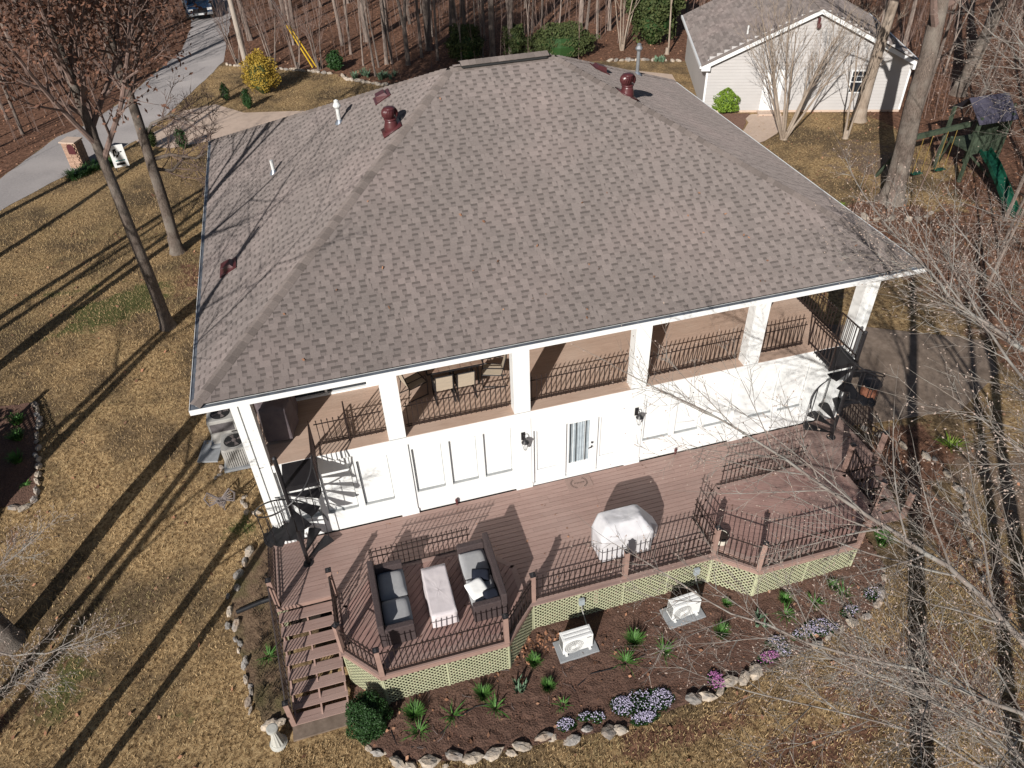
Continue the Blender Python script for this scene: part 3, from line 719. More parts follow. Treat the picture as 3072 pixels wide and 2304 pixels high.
while y > YD-.02:
    y1 = y-bw+.012
    xa, xb = 3.42, 19.93
    if y < -1.9: xa, xb = 4.78, 18.8
    spans = [(xa, xb)]
    for oc in (oct1, oct2):
        c = clip_rows(oc, y1, y)
        if c:
            ns = []
            for a, b in spans:
                if c[0] > a+.05: ns.append((a, min(b, c[0])))
                if c[1] < b-.05: ns.append((max(a, c[1]), b))
                if c[0] > b or c[1] < a: ns.append((a, b))
            spans = [q for q in ns if q[1]-q[0] > .06]
    for a, b in sorted(set(spans)):
        x = a; L = rnd.choice([1.2, 2.1, 2.9, 3.6])
        while x < b-.02:
            x1 = min(b, x+L)
            if b-x1 < .5: x1 = b
            obj('deck_board', MB().b2(x+.002, x1-.002, y1, y, -.03, 0), deckm, deck); x = x1; L = 3.66
    y -= bw; row += 1
# sunken bays: diagonal boards one step lower, risers round them
def bay(oc, ang, mt, z):
    cx = sum(p[0] for p in oc)/8; cy = sum(p[1] for p in oc)/8; ca, sa = cos(ang), sin(ang)
    loc = [((x-cx)*ca+(y-cy)*sa, -(x-cx)*sa+(y-cy)*ca) for x, y in oc]
    lo = min(p[1] for p in loc); hi = max(p[1] for p in loc); t = lo
    while t < hi:
        t1 = min(hi, t+.129); c = clip_rows(loc, t, t1)
        if c:
            # trapezoid ends
            def sp(v):
                xs = [a[0]+(b[0]-a[0])*(v-a[1])/(b[1]-a[1]) for a, b in zip(loc, loc[1:]+loc[:1]) if (a[1]-v)*(b[1]-v) < 0]
                return (min(xs), max(xs)) if len(xs) > 1 else (0, 0)
            s0, s1 = sp(t+.001), sp(t1-.001)
            P = [(s0[0], t), (s0[1], t), (s1[1], t1), (s1[0], t1)]
            P = [(cx+u*ca-v*sa, cy+u*sa+v*ca) for u, v in P]
            m = MB(); m.hexa([(*p, z-.03) for p in P]+[(*p, z) for p in P]); obj('deck_board', m, mt, deck)
        t += bw
    for i, (a, b) in enumerate(zip(oc, oc[1:]+oc[:1])):
        m = MB(); m.bar((*a, z/2-.005), (*b, z/2-.005), .03, z-.012); obj('riser', m, postm, deck)
        nn_ = Vector((-(b[1]-a[1]), b[0]-a[0])).normalized(); nn_ = nn_ if nn_.dot(Vector((cx-a[0], cy-a[1]))) > 0 else -nn_
        p = [Vector(a)-nn_*.02, Vector(b)-nn_*.02, Vector(b)+nn_*.12, Vector(a)+nn_*.12]; m = MB(); m.hexa([(*q, z-.02) for q in p]+[(*q, z+.004) for q in p]); obj('edge_board', m, deckm, deck)
bay(oct1, radians(45), deckd, .10); bay(oct2, radians(-28), deckd2, .10)
# perimeter top boards and fascia
PER = [(3.4, -.0), (3.4, -1.93), (4.77, -1.93), (4.77, -3.5), (5.58, -4.4), (8.51, -4.4), (9.34, -3.55), (14.03, -3.55), (14.9, -4.3), (17.7, -4.3), (18.82, -3.35), (18.82, -1.93), (19.95, -1.93), (19.95, 0)]
for i, (a, b) in enumerate(zip(PER, PER[1:])):
    m = MB(); m.bar((*a, -.083), (*b, -.083), .03, .12); obj('fascia_board', m, postm, deck)
    d = Vector((b[0]-a[0], b[1]-a[1])).normalized(); nrm = Vector((-d.y, d.x))
    m = MB(); p = [Vector(a)+nrm*.0, Vector(b)+nrm*.0, Vector(b)+nrm*.14, Vector(a)+nrm*.14]
    m.hexa([(*q, -.022) for q in p]+[(*q, .006) for q in p]); obj('border_board', m, deckm, deck)
# corner fillers under the bays so the joists read when seen through the lattice
m = MB()
for x in np.arange(5.0, 18.6, .8): m.b2(x, x+.04, -3.3, -.2, -.16, -.05)
obj('joist', m, postm, deck)['kind'] = 'stuff'
for x in (5.7, 8.4, 11.0, 13.9, 16.2, 18.6):
    obj('deck_post', MB().b2(x, x+.1, -3.35, -3.25, terr(x, -3.3)-.1, -.25), postm, deck)


pts = []
for i in range(130):
    x, y = random.choice([(U(3.6, 19.8), U(-1.9, -.1)), (U(9.4, 14), U(-3.4, -.1)), (U(14.4, 18.5), U(-4.1, -1.7)), (U(5.2, 9.1), U(-4.2, -1.7))])
    zz_ = .104 if (inside(x, y, oct1) or inside(x, y, oct2)) else 0
    pts.append((x, y, zz_))
scatter_leaves('leaves_on_deck', litm, pts, .030, .006)
pts = []
for i in range(60):
    u_, v_ = U(0, 1), U(0, 1); x = XA+1.5+u_*(XB-XA-3); tt = U(.2, 2.2) if RN() < .5 else U(0, 6.5)
    if XA+tt+.5 < x < XB-tt-.5: pts.append((x, YF+.12+tt, ZE+K*(tt+.12)))
scatter_leaves('leaves_on_roof', litm, pts, .035, .012)

# ---- lattice skirts
def lattice(a, b, label, grp='pale green lattice skirts under the deck edge'):
    a = Vector((*a, 0)); b = Vector((*b, 0)); L = (b-a).length; d = (b-a).normalized(); n = Vector((d.y, -d.x, 0))
    zt = -.145; za, zb_ = terr(a.x, a.y)-.0, terr(b.x, b.y)-.0; zb = min(za, zb_) ; H = zt-zb
    t = thing('lattice_skirt', label, 'lattice', (a.x, a.y, zb), group=grp)
    def lath(p0, p1, off):
        m = MB(); q0 = a + d*p0[0] + n*off + Vector((0, 0, zb+p0[1])); q1 = a + d*p1[0] + n*off + Vector((0, 0, zb+p1[1]))
        m.bar(q0, q1, .006, .028, up=tuple(n.cross(d)) if False else (0, 0, 1))
        obj('lath', m, lattm, t)
    st = .122
    k = -H
    while k < L:
        # rising lath u = k + v
        v0 = max(0, -k); v1 = min(H, L-k)
        if v1-v0 > .03: lath((k+v0, v0), (k+v1, v1), -.012)
        # falling lath u = k + H - v
        v0 = max(0, k+H-L); v1 = min(H, k+H)
        if v1-v0 > .03: lath((k+H-v0, v0), (k+H-v1, v1), -.003)
        k += st
    for u in ([0, L] + [L*j/round(L/1.2) for j in range(1, round(L/1.2))] if L > 1.8 else [0, L]):
        c = a+d*min(max(u, .02), L-.02) + n*.004; m = MB(); m.bar(c+Vector((0, 0, zb)), c+Vector((0, 0, zt)), .036, .012, up=tuple(n)); obj('frame_strip', m, lattm, t)
    for zq in (zt-.015, zb+.02):
        m = MB(); m.bar(a+n*.004+Vector((0, 0, zq)), b+n*.004+Vector((0, 0, zq)), .012, .03); obj('frame_rail', m, lattm, t)
lattice((4.81, -3.5), (5.58, -4.38), 'lattice skirt on the slanted left end of the left bay beside the steps')
lattice((5.58, -4.38), (8.51, -4.38), 'lattice skirt along the front of the bay with the sofas')
lattice((8.51, -4.38), (9.34, -3.53), 'shaded lattice skirt on the slanted right end of the sofa bay')
lattice((9.34, -3.53), (14.03, -3.53), 'longest lattice skirt running behind the two white outdoor units')
lattice((14.03, -3.53), (14.9, -4.28), 'lattice skirt on the slanted left end of the right empty bay')
lattice((14.9, -4.28), (17.7, -4.28), 'lattice skirt along the front of the empty right bay')
lattice((17.7, -4.28), (18.8, -3.36), 'lattice skirt turning back at the far right end of the deck')
lattice((3.42, -.02), (3.42, -1.92), 'lattice skirt facing left under the spiral stair end of the deck')

# ---- iron railings
def picket_mesh(h0, h1):
    m = MB(); s = .0095
    m.hexa([(-s, -s, h0), (s, -s, h0), (s, s, h0), (-s, s, h0), (-s, -s, h1-.07), (s, -s, h1-.07), (s, s, h1-.07), (-s, s, h1-.07)])
    t = .02; n = len(m.v); m.v += [(-t, 0, h1-.055), (0, -t, h1-.055), (t, 0, h1-.055), (0, t, h1-.055), (0, 0, h1), (0, 0, h1-.08)]
    for i in range(4): j = (i+1) % 4; m.f += [(n+i, n+j, n+4), (n+j, n+i, n+5)]
    return m.mesh('picket', iron)
PK1, PK2, PK3 = picket_mesh(.03, .95), picket_mesh(.03, .93), picket_mesh(.04, .86)
PSTM = MB(); PSTM.b2(-.055, .055, -.055, .055, 0, 1.0); PSTM = PSTM.mesh('post', postm)
PCAP = MB(); PCAP.b2(-.068, .068, -.068, .068, 1.0, 1.02); PCAP.lathe((0, 0, 1.02), [(.06, 0), (.02, .02), (.026, .035), (.03, .05), (.02, .068), (.004, .075)], 8); PCAP = PCAP.mesh('post_cap', blackm)
def railing(a, b, z, label, rails=(.80, .12), pk=PK1, posts=(), gap=.125, group='bronze iron railings round the deck', sz=.022, inset=.05, twin=True):
    a = Vector((*a, z)); b = Vector((*b, z)); L = (b-a).length; d = (b-a)/L
    t = thing('iron_railing', label, 'railing', tuple(a), group=group)
    rr = list(rails) + ([rails[-1]-.055] if twin else [])
    for r in rr: m = MB(); m.bar(a+d*inset+Vector((0, 0, r)), b-d*inset+Vector((0, 0, r)), sz, sz*.8); obj('rail', m, iron, t)
    n = max(2, int((L-2*inset)/gap)); an = atan2(d.y, d.x)
    for k in range(n):
        p = a + d*(inset + (L-2*inset)*(k+.5)/n)
        o = obj('picket', pk, None, t, loc=tuple(p)); o.rotation_euler = (0, 0, an)
    for s in posts:
        p = a if s == 0 else b
        q = obj('post', PSTM, None, t, loc=tuple(p)); q.rotation_euler = (0, 0, an)
        c = bpy.data.objects.new('post_cap', PCAP); COL.objects.link(c); c.parent = q
    return t
zr = 0
railing((4.85, -3.5), (5.62, -4.36), zr, 'short slanted railing at the left end of the sofa bay', posts=(0,), rails=(.84, .68, .12))
railing((5.62, -4.36), (8.47, -4.36), zr, 'front railing of the sofa bay above the lattice', posts=(0, 1), rails=(.84, .10))
railing((8.47, -4.36), (9.36, -3.5), zr, 'slanted railing on the right side of the sofa bay', rails=(.84, .68, .12))
railing((9.36, -3.5), (11.69, -3.5), zr, 'front railing between the sofa bay and the covered grill', posts=(0, 1), rails=(.80, .46, .12))
railing((11.69, -3.5), (14.05, -3.5), zr, 'front railing from the covered grill to the white pot', posts=(1,), rails=(.80, .46, .12))
railing((14.05, -3.5), (14.9, -4.24), zr, 'short slanted railing beside the white pot', posts=(1,), rails=(.80, .12))
railing((14.9, -4.24), (17.68, -4.24), zr, 'front railing of the empty right bay', posts=(1,), rails=(.84, .10))
railing((17.68, -4.24), (18.76, -3.36), zr, 'slanted railing at the far right corner of the deck', rails=(.84, .12), posts=(1,))
railing((18.76, -3.36), (18.78, -2.0), zr, 'railing between the right bay and the right steps', rails=(.84, .12), posts=(1,))
railing((5.74, -1.6), (8.34, -1.6), zr, 'inner railing behind the two sofas', rails=(.82, .62, .12))
railing((15.15, -1.56), (17.82, -1.54), zr, 'inner railing along the back of the empty right bay', rails=(.84, .66, .14), gap=.118)
railing((14.04, -2.3), (14.12, -3.42), zr, 'short railing running back from the post beside the white pot', rails=(.80, .62, .12))
railing((3.46, -.1), (3.46, -1.86), zr, 'left side railing of the deck beside the spiral stair', posts=(1,), rails=(.84, .12))
railing((4.83, -1.98), (4.83, -3.42), zr, 'railing between the left steps and the sofa bay', posts=(0,), rails=(.84, .12))
railing((19.9, -.1), (19.9, -1.86), zr, 'right side railing of the deck beside the spiral stair', posts=(1,), rails=(.84, .66, .12))
GB = 'bronze iron railings of the upper balcony'; ZB = 2.8; YR = .30
BR = dict(rails=(.72, .13), pk=PK3, group=GB)
railing((5.1, YR), (6.80, YR), ZB, 'balcony railing in the leftmost opening above the left spiral stair', **BR)
railing((7.24, YR), (9.96, YR), ZB, 'balcony railing in front of the dining table', **BR)
railing((10.4, YR), (13.09, YR), ZB, 'balcony railing directly above the glazed door', **BR)
railing((13.53, YR), (16.30, YR), ZB, 'balcony railing in the opening right of the right wall lantern', **BR)
railing((16.75, YR), (18.28, YR), ZB, 'balcony railing in the rightmost opening next to the stair landing', **BR)
railing((19.3, .5), (19.3, 3.8), ZB, 'balcony side railing running back along the right edge', rails=(.80, .70, .13), pk=PK3, group=GB)
railing((3.72, .35), (3.72, 3.6), ZB, 'balcony side railing running back beside the covered plum grill', rails=(.80, .70, .13), pk=PK3, group=GB)

# ---- straight steps at both ends
def steps(x0, x1, ys, n, label, zstep=-.17, run=.28, zg=-1.5):
    t = thing('deck_steps', label, 'steps', ((x0+x1)/2, ys, zg), group='composite steps down from the deck')
    for k in range(n):
        z = zstep*(k+1); yy = ys - run*k
        for q in range(2): obj('tread', MB().b2(x0-.02, x1+.02, yy-run*(q+1)/2-.01+.004, yy-run*q/2-.012, z-.028, z), deckm, t)
    for x in (x0+.0, (x0+x1)/2-.02, x1-.04):
        m = MB(); ya, yb = ys+.0, ys-run*n+.02; za, zb = -.20, zstep*n-.03
        m.hexa([(x, yb, zb-.16), (x+.04, yb, zb-.16), (x+.04, ya, za-.22), (x, ya, za-.22), (x, yb, zb), (x+.04, yb, zb), (x+.04, ya, za), (x, ya, za)])
        for k in range(n):
            z = zstep*(k+1); m.b2(x+.001, x+.039, ys-run*(k+1)+.03, ys-run*k-.02, z-.17, z-.03)
        obj('stringer', m, postm, t)
    return t
steps(3.46, 4.70, -1.96, 8, 'left flight of eight open brown steps beside the sofa bay')
steps(18.90, 19.92, -1.96, 5, 'right flight of open brown steps half hidden by budding branches', zg=-1.1)
def stair_rail(a, b, label, post_top=True, n=14, low=True):
    a, b = Vector(a), Vector(b); t = thing('stair_railing', label, 'railing', tuple(a), group='sloping iron railings of the deck steps')
    for h in (.86, .12): m = MB(); m.bar(a+Vector((0, 0, h)), b+Vector((0, 0, h)), .028, .028); obj('rail', m, iron, t)
    for k in range(n):
        p = a.lerp(b, (k+.5)/n); m = MB(); m.b2(p.x-.008, p.x+.008, p.y-.008, p.y+.008, p.z+.1, p.z+.86); obj('baluster', m, iron, t)
    if low:
        q = obj('post', PSTM, None, t, loc=(b.x, b.y, b.z-.1)); c = bpy.data.objects.new('post_cap', PCAP); COL.objects.link(c); c.parent = q
stair_rail((3.42, -1.92, 0), (3.42, -4.14, -1.36), 'long sloping railing on the outer left side of the left steps', n=19)
stair_rail((4.80, -2.0, -.02), (4.80, -3.0, -.62), 'short sloping railing on the inner side of the left steps', n=8)
stair_rail((18.88, -1.96, 0), (18.88, -3.3, -.80), 'sloping railing on the inner side of the right steps', n=11)
stair_rail((19.98, -1.96, 0), (19.98, -3.3, -.80), 'sloping railing on the outer side of the right steps', n=11)
sl_ = obj('step_slab', MB().prism([(3.38, -4.52), (4.85, -4.50), (4.85, -3.9), (3.38, -3.95)], -1.62, -1.42), conc, None); sl_['kind'] = 'structure'
sl_ = obj('step_slab', MB().prism([(18.85, -3.95), (20.1, -3.95), (20.1, -3.2), (18.85, -3.2)], -1.05, -.94), conc, None); sl_['kind'] = 'structure'

# ---- spiral stairs
def spiral(px, py, sgn, label):
    t = thing('spiral_stair', label, 'spiral stair', (px, py, 0), group='black iron spiral stairs to the balcony')
    obj('pole', MB().lathe((px, py, 0), [(.13, 0), (.13, .015), (.05, .016), (.05, 3.75), (.055, 3.76), (.02, 3.8)], 14), blackm, t)
    N = 12; st = radians(28); Rr_ = .80; rise = 2.6/N
    def P(ang, r, z):
        # ang measured from +x for the left stair, mirrored for the right one; descending turns clockwise / anticlockwise
        return Vector((px + sgn*r*cos(ang), py + r*sin(ang), z))
    # landing
    m = MB(); x0, x1 = sorted((px-.02*sgn, px+.80*sgn)); m.b2(x0, x1, py-.02, -.02, 2.755, 2.79); m.b2(x0, x1, py-.025, py-.02+.03, 2.66, 2.754)
    obj('landing', m, blackm, t)
    hp = []
    for k in range(N):
        a0 = -k*st; a1 = a0-st*.86; z = 2.79-rise*(k+1)
        m = MB(); p = [P(a0+.0, .05, 0), P(a0, Rr_, 0), P((a0+a1)/2, Rr_*1.02, 0), P(a1, Rr_, 0), P(a1, .05, 0)]
        q = [(v.x, v.y) for v in p]
        if sgn > 0: q = q[::-1]
        m.prism(q, z-.03, z); obj('tread', m, blackm, t)
        am = (a0+a1)/2; b = P(am, Rr_-.02, z); m = MB(); m.tube([b, b+Vector((0, 0, .9))], .012, 5); obj('baluster', m, blackm, t)
    for k in range(N*3+1): a = -k*st/3; hp.append(P(a, Rr_-.02, 2.79+.9-rise*(k/3+.3)))
    obj('handrail', MB().tube(hp, .02, 6), blackm, t)
    # landing guards on the outer and front side
    X = px+.79*sgn
    for (a, b, nn) in (((X, py, ZB), (X, .28, ZB), 7),):
        a, b = Vector(a), Vector(b)
        for h in (.88, .10, .78): m = MB(); m.bar(a+Vector((0, 0, h)), b+Vector((0, 0, h)), .026, .026); obj('guard_rail', m, iron, t)
        for k in range(nn+1):
            p = a.lerp(b, k/nn); s = .016 if k in (0, nn) else .008; m = MB(); m.b2(p.x-s, p.x+s, p.y-s, p.y+s, ZB-.1, p.z+.88); obj('guard_baluster', m, iron, t)
    return t
spiral(4.26, -.81, 1, 'black iron spiral stair at the left corner of the facade')
tR = spiral(19.21, -.73, -1, 'black iron spiral stair at the right corner behind branches')
def guard(a, b, nn, label):
    t = thing('landing_guard', label, 'railing', a); a, b = Vector(a), Vector(b)
    for h in (.88, .10): m = MB(); m.bar(a+Vector((0, 0, h)), b+Vector((0, 0, h)), .026, .026); obj('rail', m, iron, t)
    for k in range(nn+1):
        p = a.lerp(b, k/nn); s = .016 if k in (0, nn) else .008; m = MB(); m.b2(p.x-s, p.x+s, p.y-s, p.y+s, a.z, a.z+.88); obj('baluster', m, iron, t)
guard((19.25, -.73, ZB), (19.25, .3, ZB), 8, 'low black guard on the outer side of the right stair landing')
guard((5.9, .3, ZB), (5.9, .75, ZB), 3, 'short iron return of the balcony railing behind the left stair')

# ---------------------------------------------------------------- lanterns
def lantern(x, label):
    t = thing('wall_lantern', label, 'wall lantern', (x, 0, 1.85), group='black wall lanterns beside the entry')
    obj('back_plate', MB().lathe((x, 0, 0), [(.0, 0)], 4) if False else MB().b2(x-.05, x+.05, -.025, -.001, 1.86, 2.12), blackm, t)
    m = MB(); pts = [(x, -.03, 2.0), (x, -.10, 2.10), (x, -.17, 2.14), (x, -.22, 2.10), (x, -.22, 2.03)]; m.tube(pts, .012, 6)
    m.tube([(x, -.03, 1.9), (x, -.12, 1.93), (x, -.15, 1.99)], .009, 5); obj('arm', m, blackm, t)
    obj('cap', MB().lathe((x, -.22, 1.98), [(.105, -.02), (.09, 0), (.05, .05), (.02, .07), (.012, .085)], 10), blackm, t)
    c = MB(); c.lathe((x, -.22, 1.72), [(.035, 0), (.08, .235)], 6); obj('glass_shade', c, trimw, t)
    m = MB()
    for k in range(6): a = 2*pi*k/6; m.tube([(x+.037*cos(a), -.22+.037*sin(a), 1.715), (x+.085*cos(a), -.22+.085*sin(a), 1.965)], .006, 4)
    m.lathe((x, -.22, 1.68), [(.008, 0), (.04, .03), (.04, .045)], 8); obj('cage', m, blackm, t)
lantern(10.17, 'black wall lantern on the column left of the glazed door')
lantern(13.31, 'black wall lantern on the column right of the glazed door')

# ---------------------------------------------------------------- deck furniture
def soft_box(m, c, d, rz=0, puff=.03, n=6, tilt=None, seed=0):
    """pillow-like box: a subdivided block whose faces bulge, edges soft"""
    r = random.Random(seed); b = len(m.v); cx, cy, cz = c; q = Matrix.Rotation(rz, 3, 'Z')
    if tilt is not None: q = q @ tilt
    def p(u, v, top):
        e = (1-abs(u)**3.5)*(1-abs(v)**3.5); s = 1 - .05*(abs(u)**4)*(abs(v)**4)
        z = (d[2]/2*.25 + (d[2]/2*.75+puff)*min(1, e*1.6)) * (1 if top else -1)
        return q @ Vector((u*d[0]/2*s, v*d[1]/2*s, z + r.uniform(-.003, .003)))
    for top in (1, 0):
        for j in range(n+1):
            for i in range(n+1): v = p(-1+2*i/n, -1+2*j/n, top); m.v.append((v.x+cx, v.y+cy, v.z+cz))
    N = (n+1)**2
    for top in (1, 0):
        o = b + (0 if top else N)
        for j in range(n):
            for i in range(n):
                f = (o+j*(n+1)+i, o+j*(n+1)+i+1, o+(j+1)*(n+1)+i+1, o+(j+1)*(n+1)+i); m.f.append(f if top else f[::-1])
    rim = [i for i in range(n+1)]+[j*(n+1)+n for j in range(1, n+1)]+[n*(n+1)+i for i in range(n-1, -1, -1)]+[j*(n+1) for j in range(n-1, 0, -1)]
    for i in range(len(rim)): j = (i+1) % len(rim); m.f.append((b+N+rim[i], b+N+rim[j], b+rim[j], b+rim[i]))
    return m
ZS = .10
def sofa(cx, cy, facing, label):
    """facing +1: back on the left (x-), seat opens to +x"""
    t = thing('wicker_sofa', label, 'sofa', (cx, cy, ZS), group='pair of dark wicker sofas in the bay')
    W, Lh = .80, 1.86; f = facing
    def bx(x0, x1, y0, y1, z0, z1): a, b = sorted((f*x0, f*x1)); return MB().b2(cx+a, cx+b, cy+y0, cy+y1, ZS+z0, ZS+z1)
    obj('base', bx(-W/2+.1, W/2, -Lh/2+.14, Lh/2-.14, .04, .34), wick, t)
    obj('backrest', bx(-W/2, -W/2+.14, -Lh/2, Lh/2, .03, .84), wick, t, bevel=.02)
    for s in (-1, 1):
        y0, y1 = sorted((s*(Lh/2-.14), s*Lh/2)); obj('armrest', bx(-W/2+.141, W/2, y0, y1, .03, .64), wick, t, bevel=.02)
    for k in range(2):
        m = MB(); soft_box(m, (cx+f*.08, cy+(-.40+.80*k)*1, ZS+.42), (.64, .78, .15), 0, .02, 8, seed=k); obj('seat_cushion', m, cush, t, smooth=True)
    return t
sofa(6.12, -2.86, 1, 'left wicker sofa with bare grey seat cushions, half in shadow')
sofa(8.28, -2.84, -1, 'right wicker sofa with a white and a navy pillow')
def pillow(c, d, rz, tl, mt, label, seed, name='pillow'):
    m = MB(); soft_box(m, c, d, rz, .05, 9, Matrix.Rotation(tl, 3, 'X') @ Matrix.Rotation(tl*.3, 3, 'Y'), seed); o = obj(name, m, mt, None, smooth=True)
    tag(o, label, 'pillow'); return o
pillow((8.08, -3.26, ZS+.60), (.46, .44, .07), .35, .25, pilw, 'white square pillow lying on the front end of the right sofa', 3)
pillow((8.25, -2.92, ZS+.60), (.42, .30, .08), -.25, .4, piln, 'dark navy pillow behind the white pillow on the right sofa', 4)
pillow((8.36, -3.52, ZS+.56), (.36, .34, .08), .1, .3, piln, 'dark navy pillow in the front corner of the right sofa', 5)
# covered coffee table
def cloth_cover(name, poly, z0, z1, label, cat, mt, rows=10, flare=.04, wr=.018, seed=1, top_drop=None, nseg=18, topf=None, K2=7):
    """cover draped over a body: a dense ring of points follows the outline down with folds; top wrinkled"""
    r = random.Random(seed); ring = densify(poly, .09); n = len(ring)
    cx = sum(p[0] for p in ring)/n; cy = sum(p[1] for p in ring)/n; m = MB()
    ph = [r.uniform(0, 6.28) for _ in range(6)]
    def fold(i, t): return (sin(i*1.05+ph[0])*.6+sin(i*.47+ph[1])+sin(i*2.1+ph[2])*.35)*wr*t
    for j in range(rows+1):
        t = j/rows
        for i, (x, y) in enumerate(ring):
            d = Vector((x-cx, y-cy)); d.normalize(); o = flare*t + fold(i, t)
            zt = topf(x, y) if topf else z1
            m.v.append((x+d.x*o, y+d.y*o, zt-(zt-z0)*t + (fold(i, 1)*.5 if j == rows else 0)))
    for j in range(rows):
        for i in range(n): k = (i+1) % n; m.f.append((j*n+i, (j+1)*n+i, (j+1)*n+k, j*n+k))
    b = len(m.v)
    for q in range(1, K2+1):
        s = 1-q/K2
        for i, (x, y) in enumerate(ring):
            xx, yy = cx+(x-cx)*s, cy+(y-cy)*s; zt = topf(xx, yy) if topf else z1
            m.v.append((xx, yy, zt + r.uniform(-1, 1)*wr*.35 + wr*.5*sin(xx*17+yy*9+ph[3])*sin(yy*14-xx*6+ph[4])))
    prev = 0
    for q in range(K2):
        cur = b+q*n
        for i in range(n): k = (i+1) % n; m.f.append((prev+i, prev+k, cur+k, cur+i))
        prev = cur
    o = obj(name, m, mt, None, smooth=True); tag(o, label, cat); return o
cloth_cover('table_cover', [(6.93, -3.62), (7.52, -3.62), (7.52, -2.22), (6.93, -2.22)], ZS+.06, ZS+.44, 'low coffee table draped in a crumpled white cloth between the sofas', 'covered table', sheet, flare=.03, wr=.013, seed=2)
# covered grill
def gtop(x, y):
    u = (x-11.92)/.72; v = (y+2.68)/.36
    zt = 1.16 - .42*max(0, -v-.25) - .05*max(0, v)
    if abs(u) > .62: zt = min(zt, 1.16 - (abs(u)-.62)*.9)
    return zt
cloth_cover('grill_cover', [(11.26, -3.02), (12.58, -3.04), (12.64, -2.74), (12.92, -2.62), (12.88, -2.34), (12.45, -2.28), (11.40, -2.28), (11.20, -2.42)], .08, 1.15, 'big barbecue grill under a silver grey cover by the front railing', 'covered grill', tarp, flare=-.02, wr=.015, seed=5, topf=gtop, rows=14, K2=16)
# pot near the right bay
t = thing('plant_pot', 'cream pot with dark soil standing by the railing post of the right bay', 'plant pot', (14.38, -3.25, 0))
obj('pot', MB().lathe((14.38, -3.25, 0), [(.13, 0), (.16, .02), (.18, .30), (.19, .32), (.17, .325), (.165, .28), (.15, .27)], 24), potm, t, smooth=False)
obj('pot_rim', MB().lathe((14.38, -3.25, .28), [(.186, 0), (.192, .05), (.17, .052), (.166, 0)], 24), blackm, t)
obj('soil', MB().lathe((14.38, -3.25, .27), [(.16, 0), (.15, .03), (.02, .045)], 20), soil, t)
# doormat
t = thing('doormat', 'brown Welcome doormat with a laurel wreath in front of the glazed door', 'doormat', (11.66, -.25, 0))
obj('mat', MB().b2(11.30, 12.02, -.47, -.06, .001, .014), matm, t, bevel=.004)
m = MB()
for s in (-1, 1):
    for k in range(9):
        a = radians(-80+k*17)*1.0; r = .19; cx_, cy_ = 11.66+s*(.07+.155*cos(a)), -.265+.155*sin(a)
        for dr in (-1, 1):
            an = (a+pi/2+dr*.6) if s > 0 else (pi-a-pi/2-dr*.6); L = .045
            ex, ey = cos(an)*L, sin(an)*L; px_, py_ = -ey*.22, ex*.22
            m.quad((cx_, cy_, .0165), (cx_+ex*.5+px_, cy_+ey*.5+py_, .0165), (cx_+ex, cy_+ey, .0165), (cx_+ex*.5-px_, cy_+ey*.5-py_, .0165))
obj('wreath_print', m, ink, t)
def text(body, size, loc, rot, mt, parent, name='lettering', sx=1):
    cu = bpy.data.curves.new(name, 'FONT'); cu.body = body; cu.size = size; cu.extrude = .0006; cu.align_x = 'CENTER'; cu.align_y = 'CENTER'; cu.materials.append(mt)
    cu.shear = .25 if body == 'Welcome' else 0
    o = bpy.data.objects.new(name, cu); COL.objects.link(o); o.parent = parent; o.location = Vector(loc)-wo(parent); o.rotation_euler = rot; o.scale = (sx, 1, 1)
    me_ = bpy.data.meshes.new_from_object(o.evaluated_get(bpy.context.evaluated_depsgraph_get())) if False else bpy.data.meshes.new_from_object(o)
    o2 = bpy.data.objects.new(name, me_); COL.objects.link(o2); o2.parent = parent; o2.location = o.location; bpy.data.objects.remove(o); o2.name = name; return o2
text('Welcome', .075, (11.66, -.26, .0165), (0, 0, 0), ink, t)

# ---------------------------------------------------------------- balcony furniture
t = thing('dining_table', 'dark framed dining table with a tan tiled top on the balcony', 'table', (8.8, 1.85, 2.8))
obj('table_frame', MB().b2(8.05, 9.55, 1.30, 2.35, 3.50, 3.53), blackm, t)
for i in range(5):
    for j in range(3): obj('tile', MB().b2(8.09+i*.285, 8.09+i*.285+.277, 1.335+j*.33, 1.335+j*.33+.322, 3.531, 3.545), tilem, t)
for x in (8.2, 9.4):
    for y in (1.45, 2.2): obj('leg', MB().tube([(x, y, 2.8), (x, y, 3.5)], .025, 6), blackm, t)
def patio_chair(x, y, rz, label):
    t = thing('dining_chair', label, 'chair', (x, y, 2.8), rz, group='sling dining chairs round the balcony table')
    def L(n, m, mt, **k): return obj(n, m, mt, t, local=True, **k)
    m = MB(); m.hexa([(-.21, -.24, .42), (.21, -.24, .42), (.21, .22, .39), (-.21, .22, .39), (-.21, -.24, .435), (.21, -.24, .435), (.21, .22, .405), (-.21, .22, .405)]); L('seat', m, sling)
    m = MB(); m.hexa([(-.21, .23, .42), (.21, .23, .42), (.21, .36, .92), (-.21, .36, .92), (-.21, .245, .42), (.21, .245, .42), (.21, .375, .92), (-.21, .375, .92)]); L('backrest', m, sling)
    for s in (-1, 1):
        m = MB(); m.tube([(s*.24, -.25, 0), (s*.24, -.27, .42), (s*.24, -.24, .64), (s*.25, .10, .64), (s*.23, .30, .62)], .017, 6); L('arm', m, blackm)
        m = MB(); m.tube([(s*.24, -.26, .42), (s*.23, .24, .39), (s*.22, .38, .96)], .016, 6); L('side_frame', m, blackm)
        m = MB(); m.tube([(s*.24, -.25, .015), (s*.24, .32, .015), (s*.23, .25, .4)], .016, 6); L('leg', m, blackm)
    L('top_rail', MB().tube([(-.22, .38, .95), (.22, .38, .95)], .016, 6), blackm)
    L('front_rail', MB().tube([(-.24, -.27, .42), (.24, -.27, .42)], .014, 6), blackm)
    return t
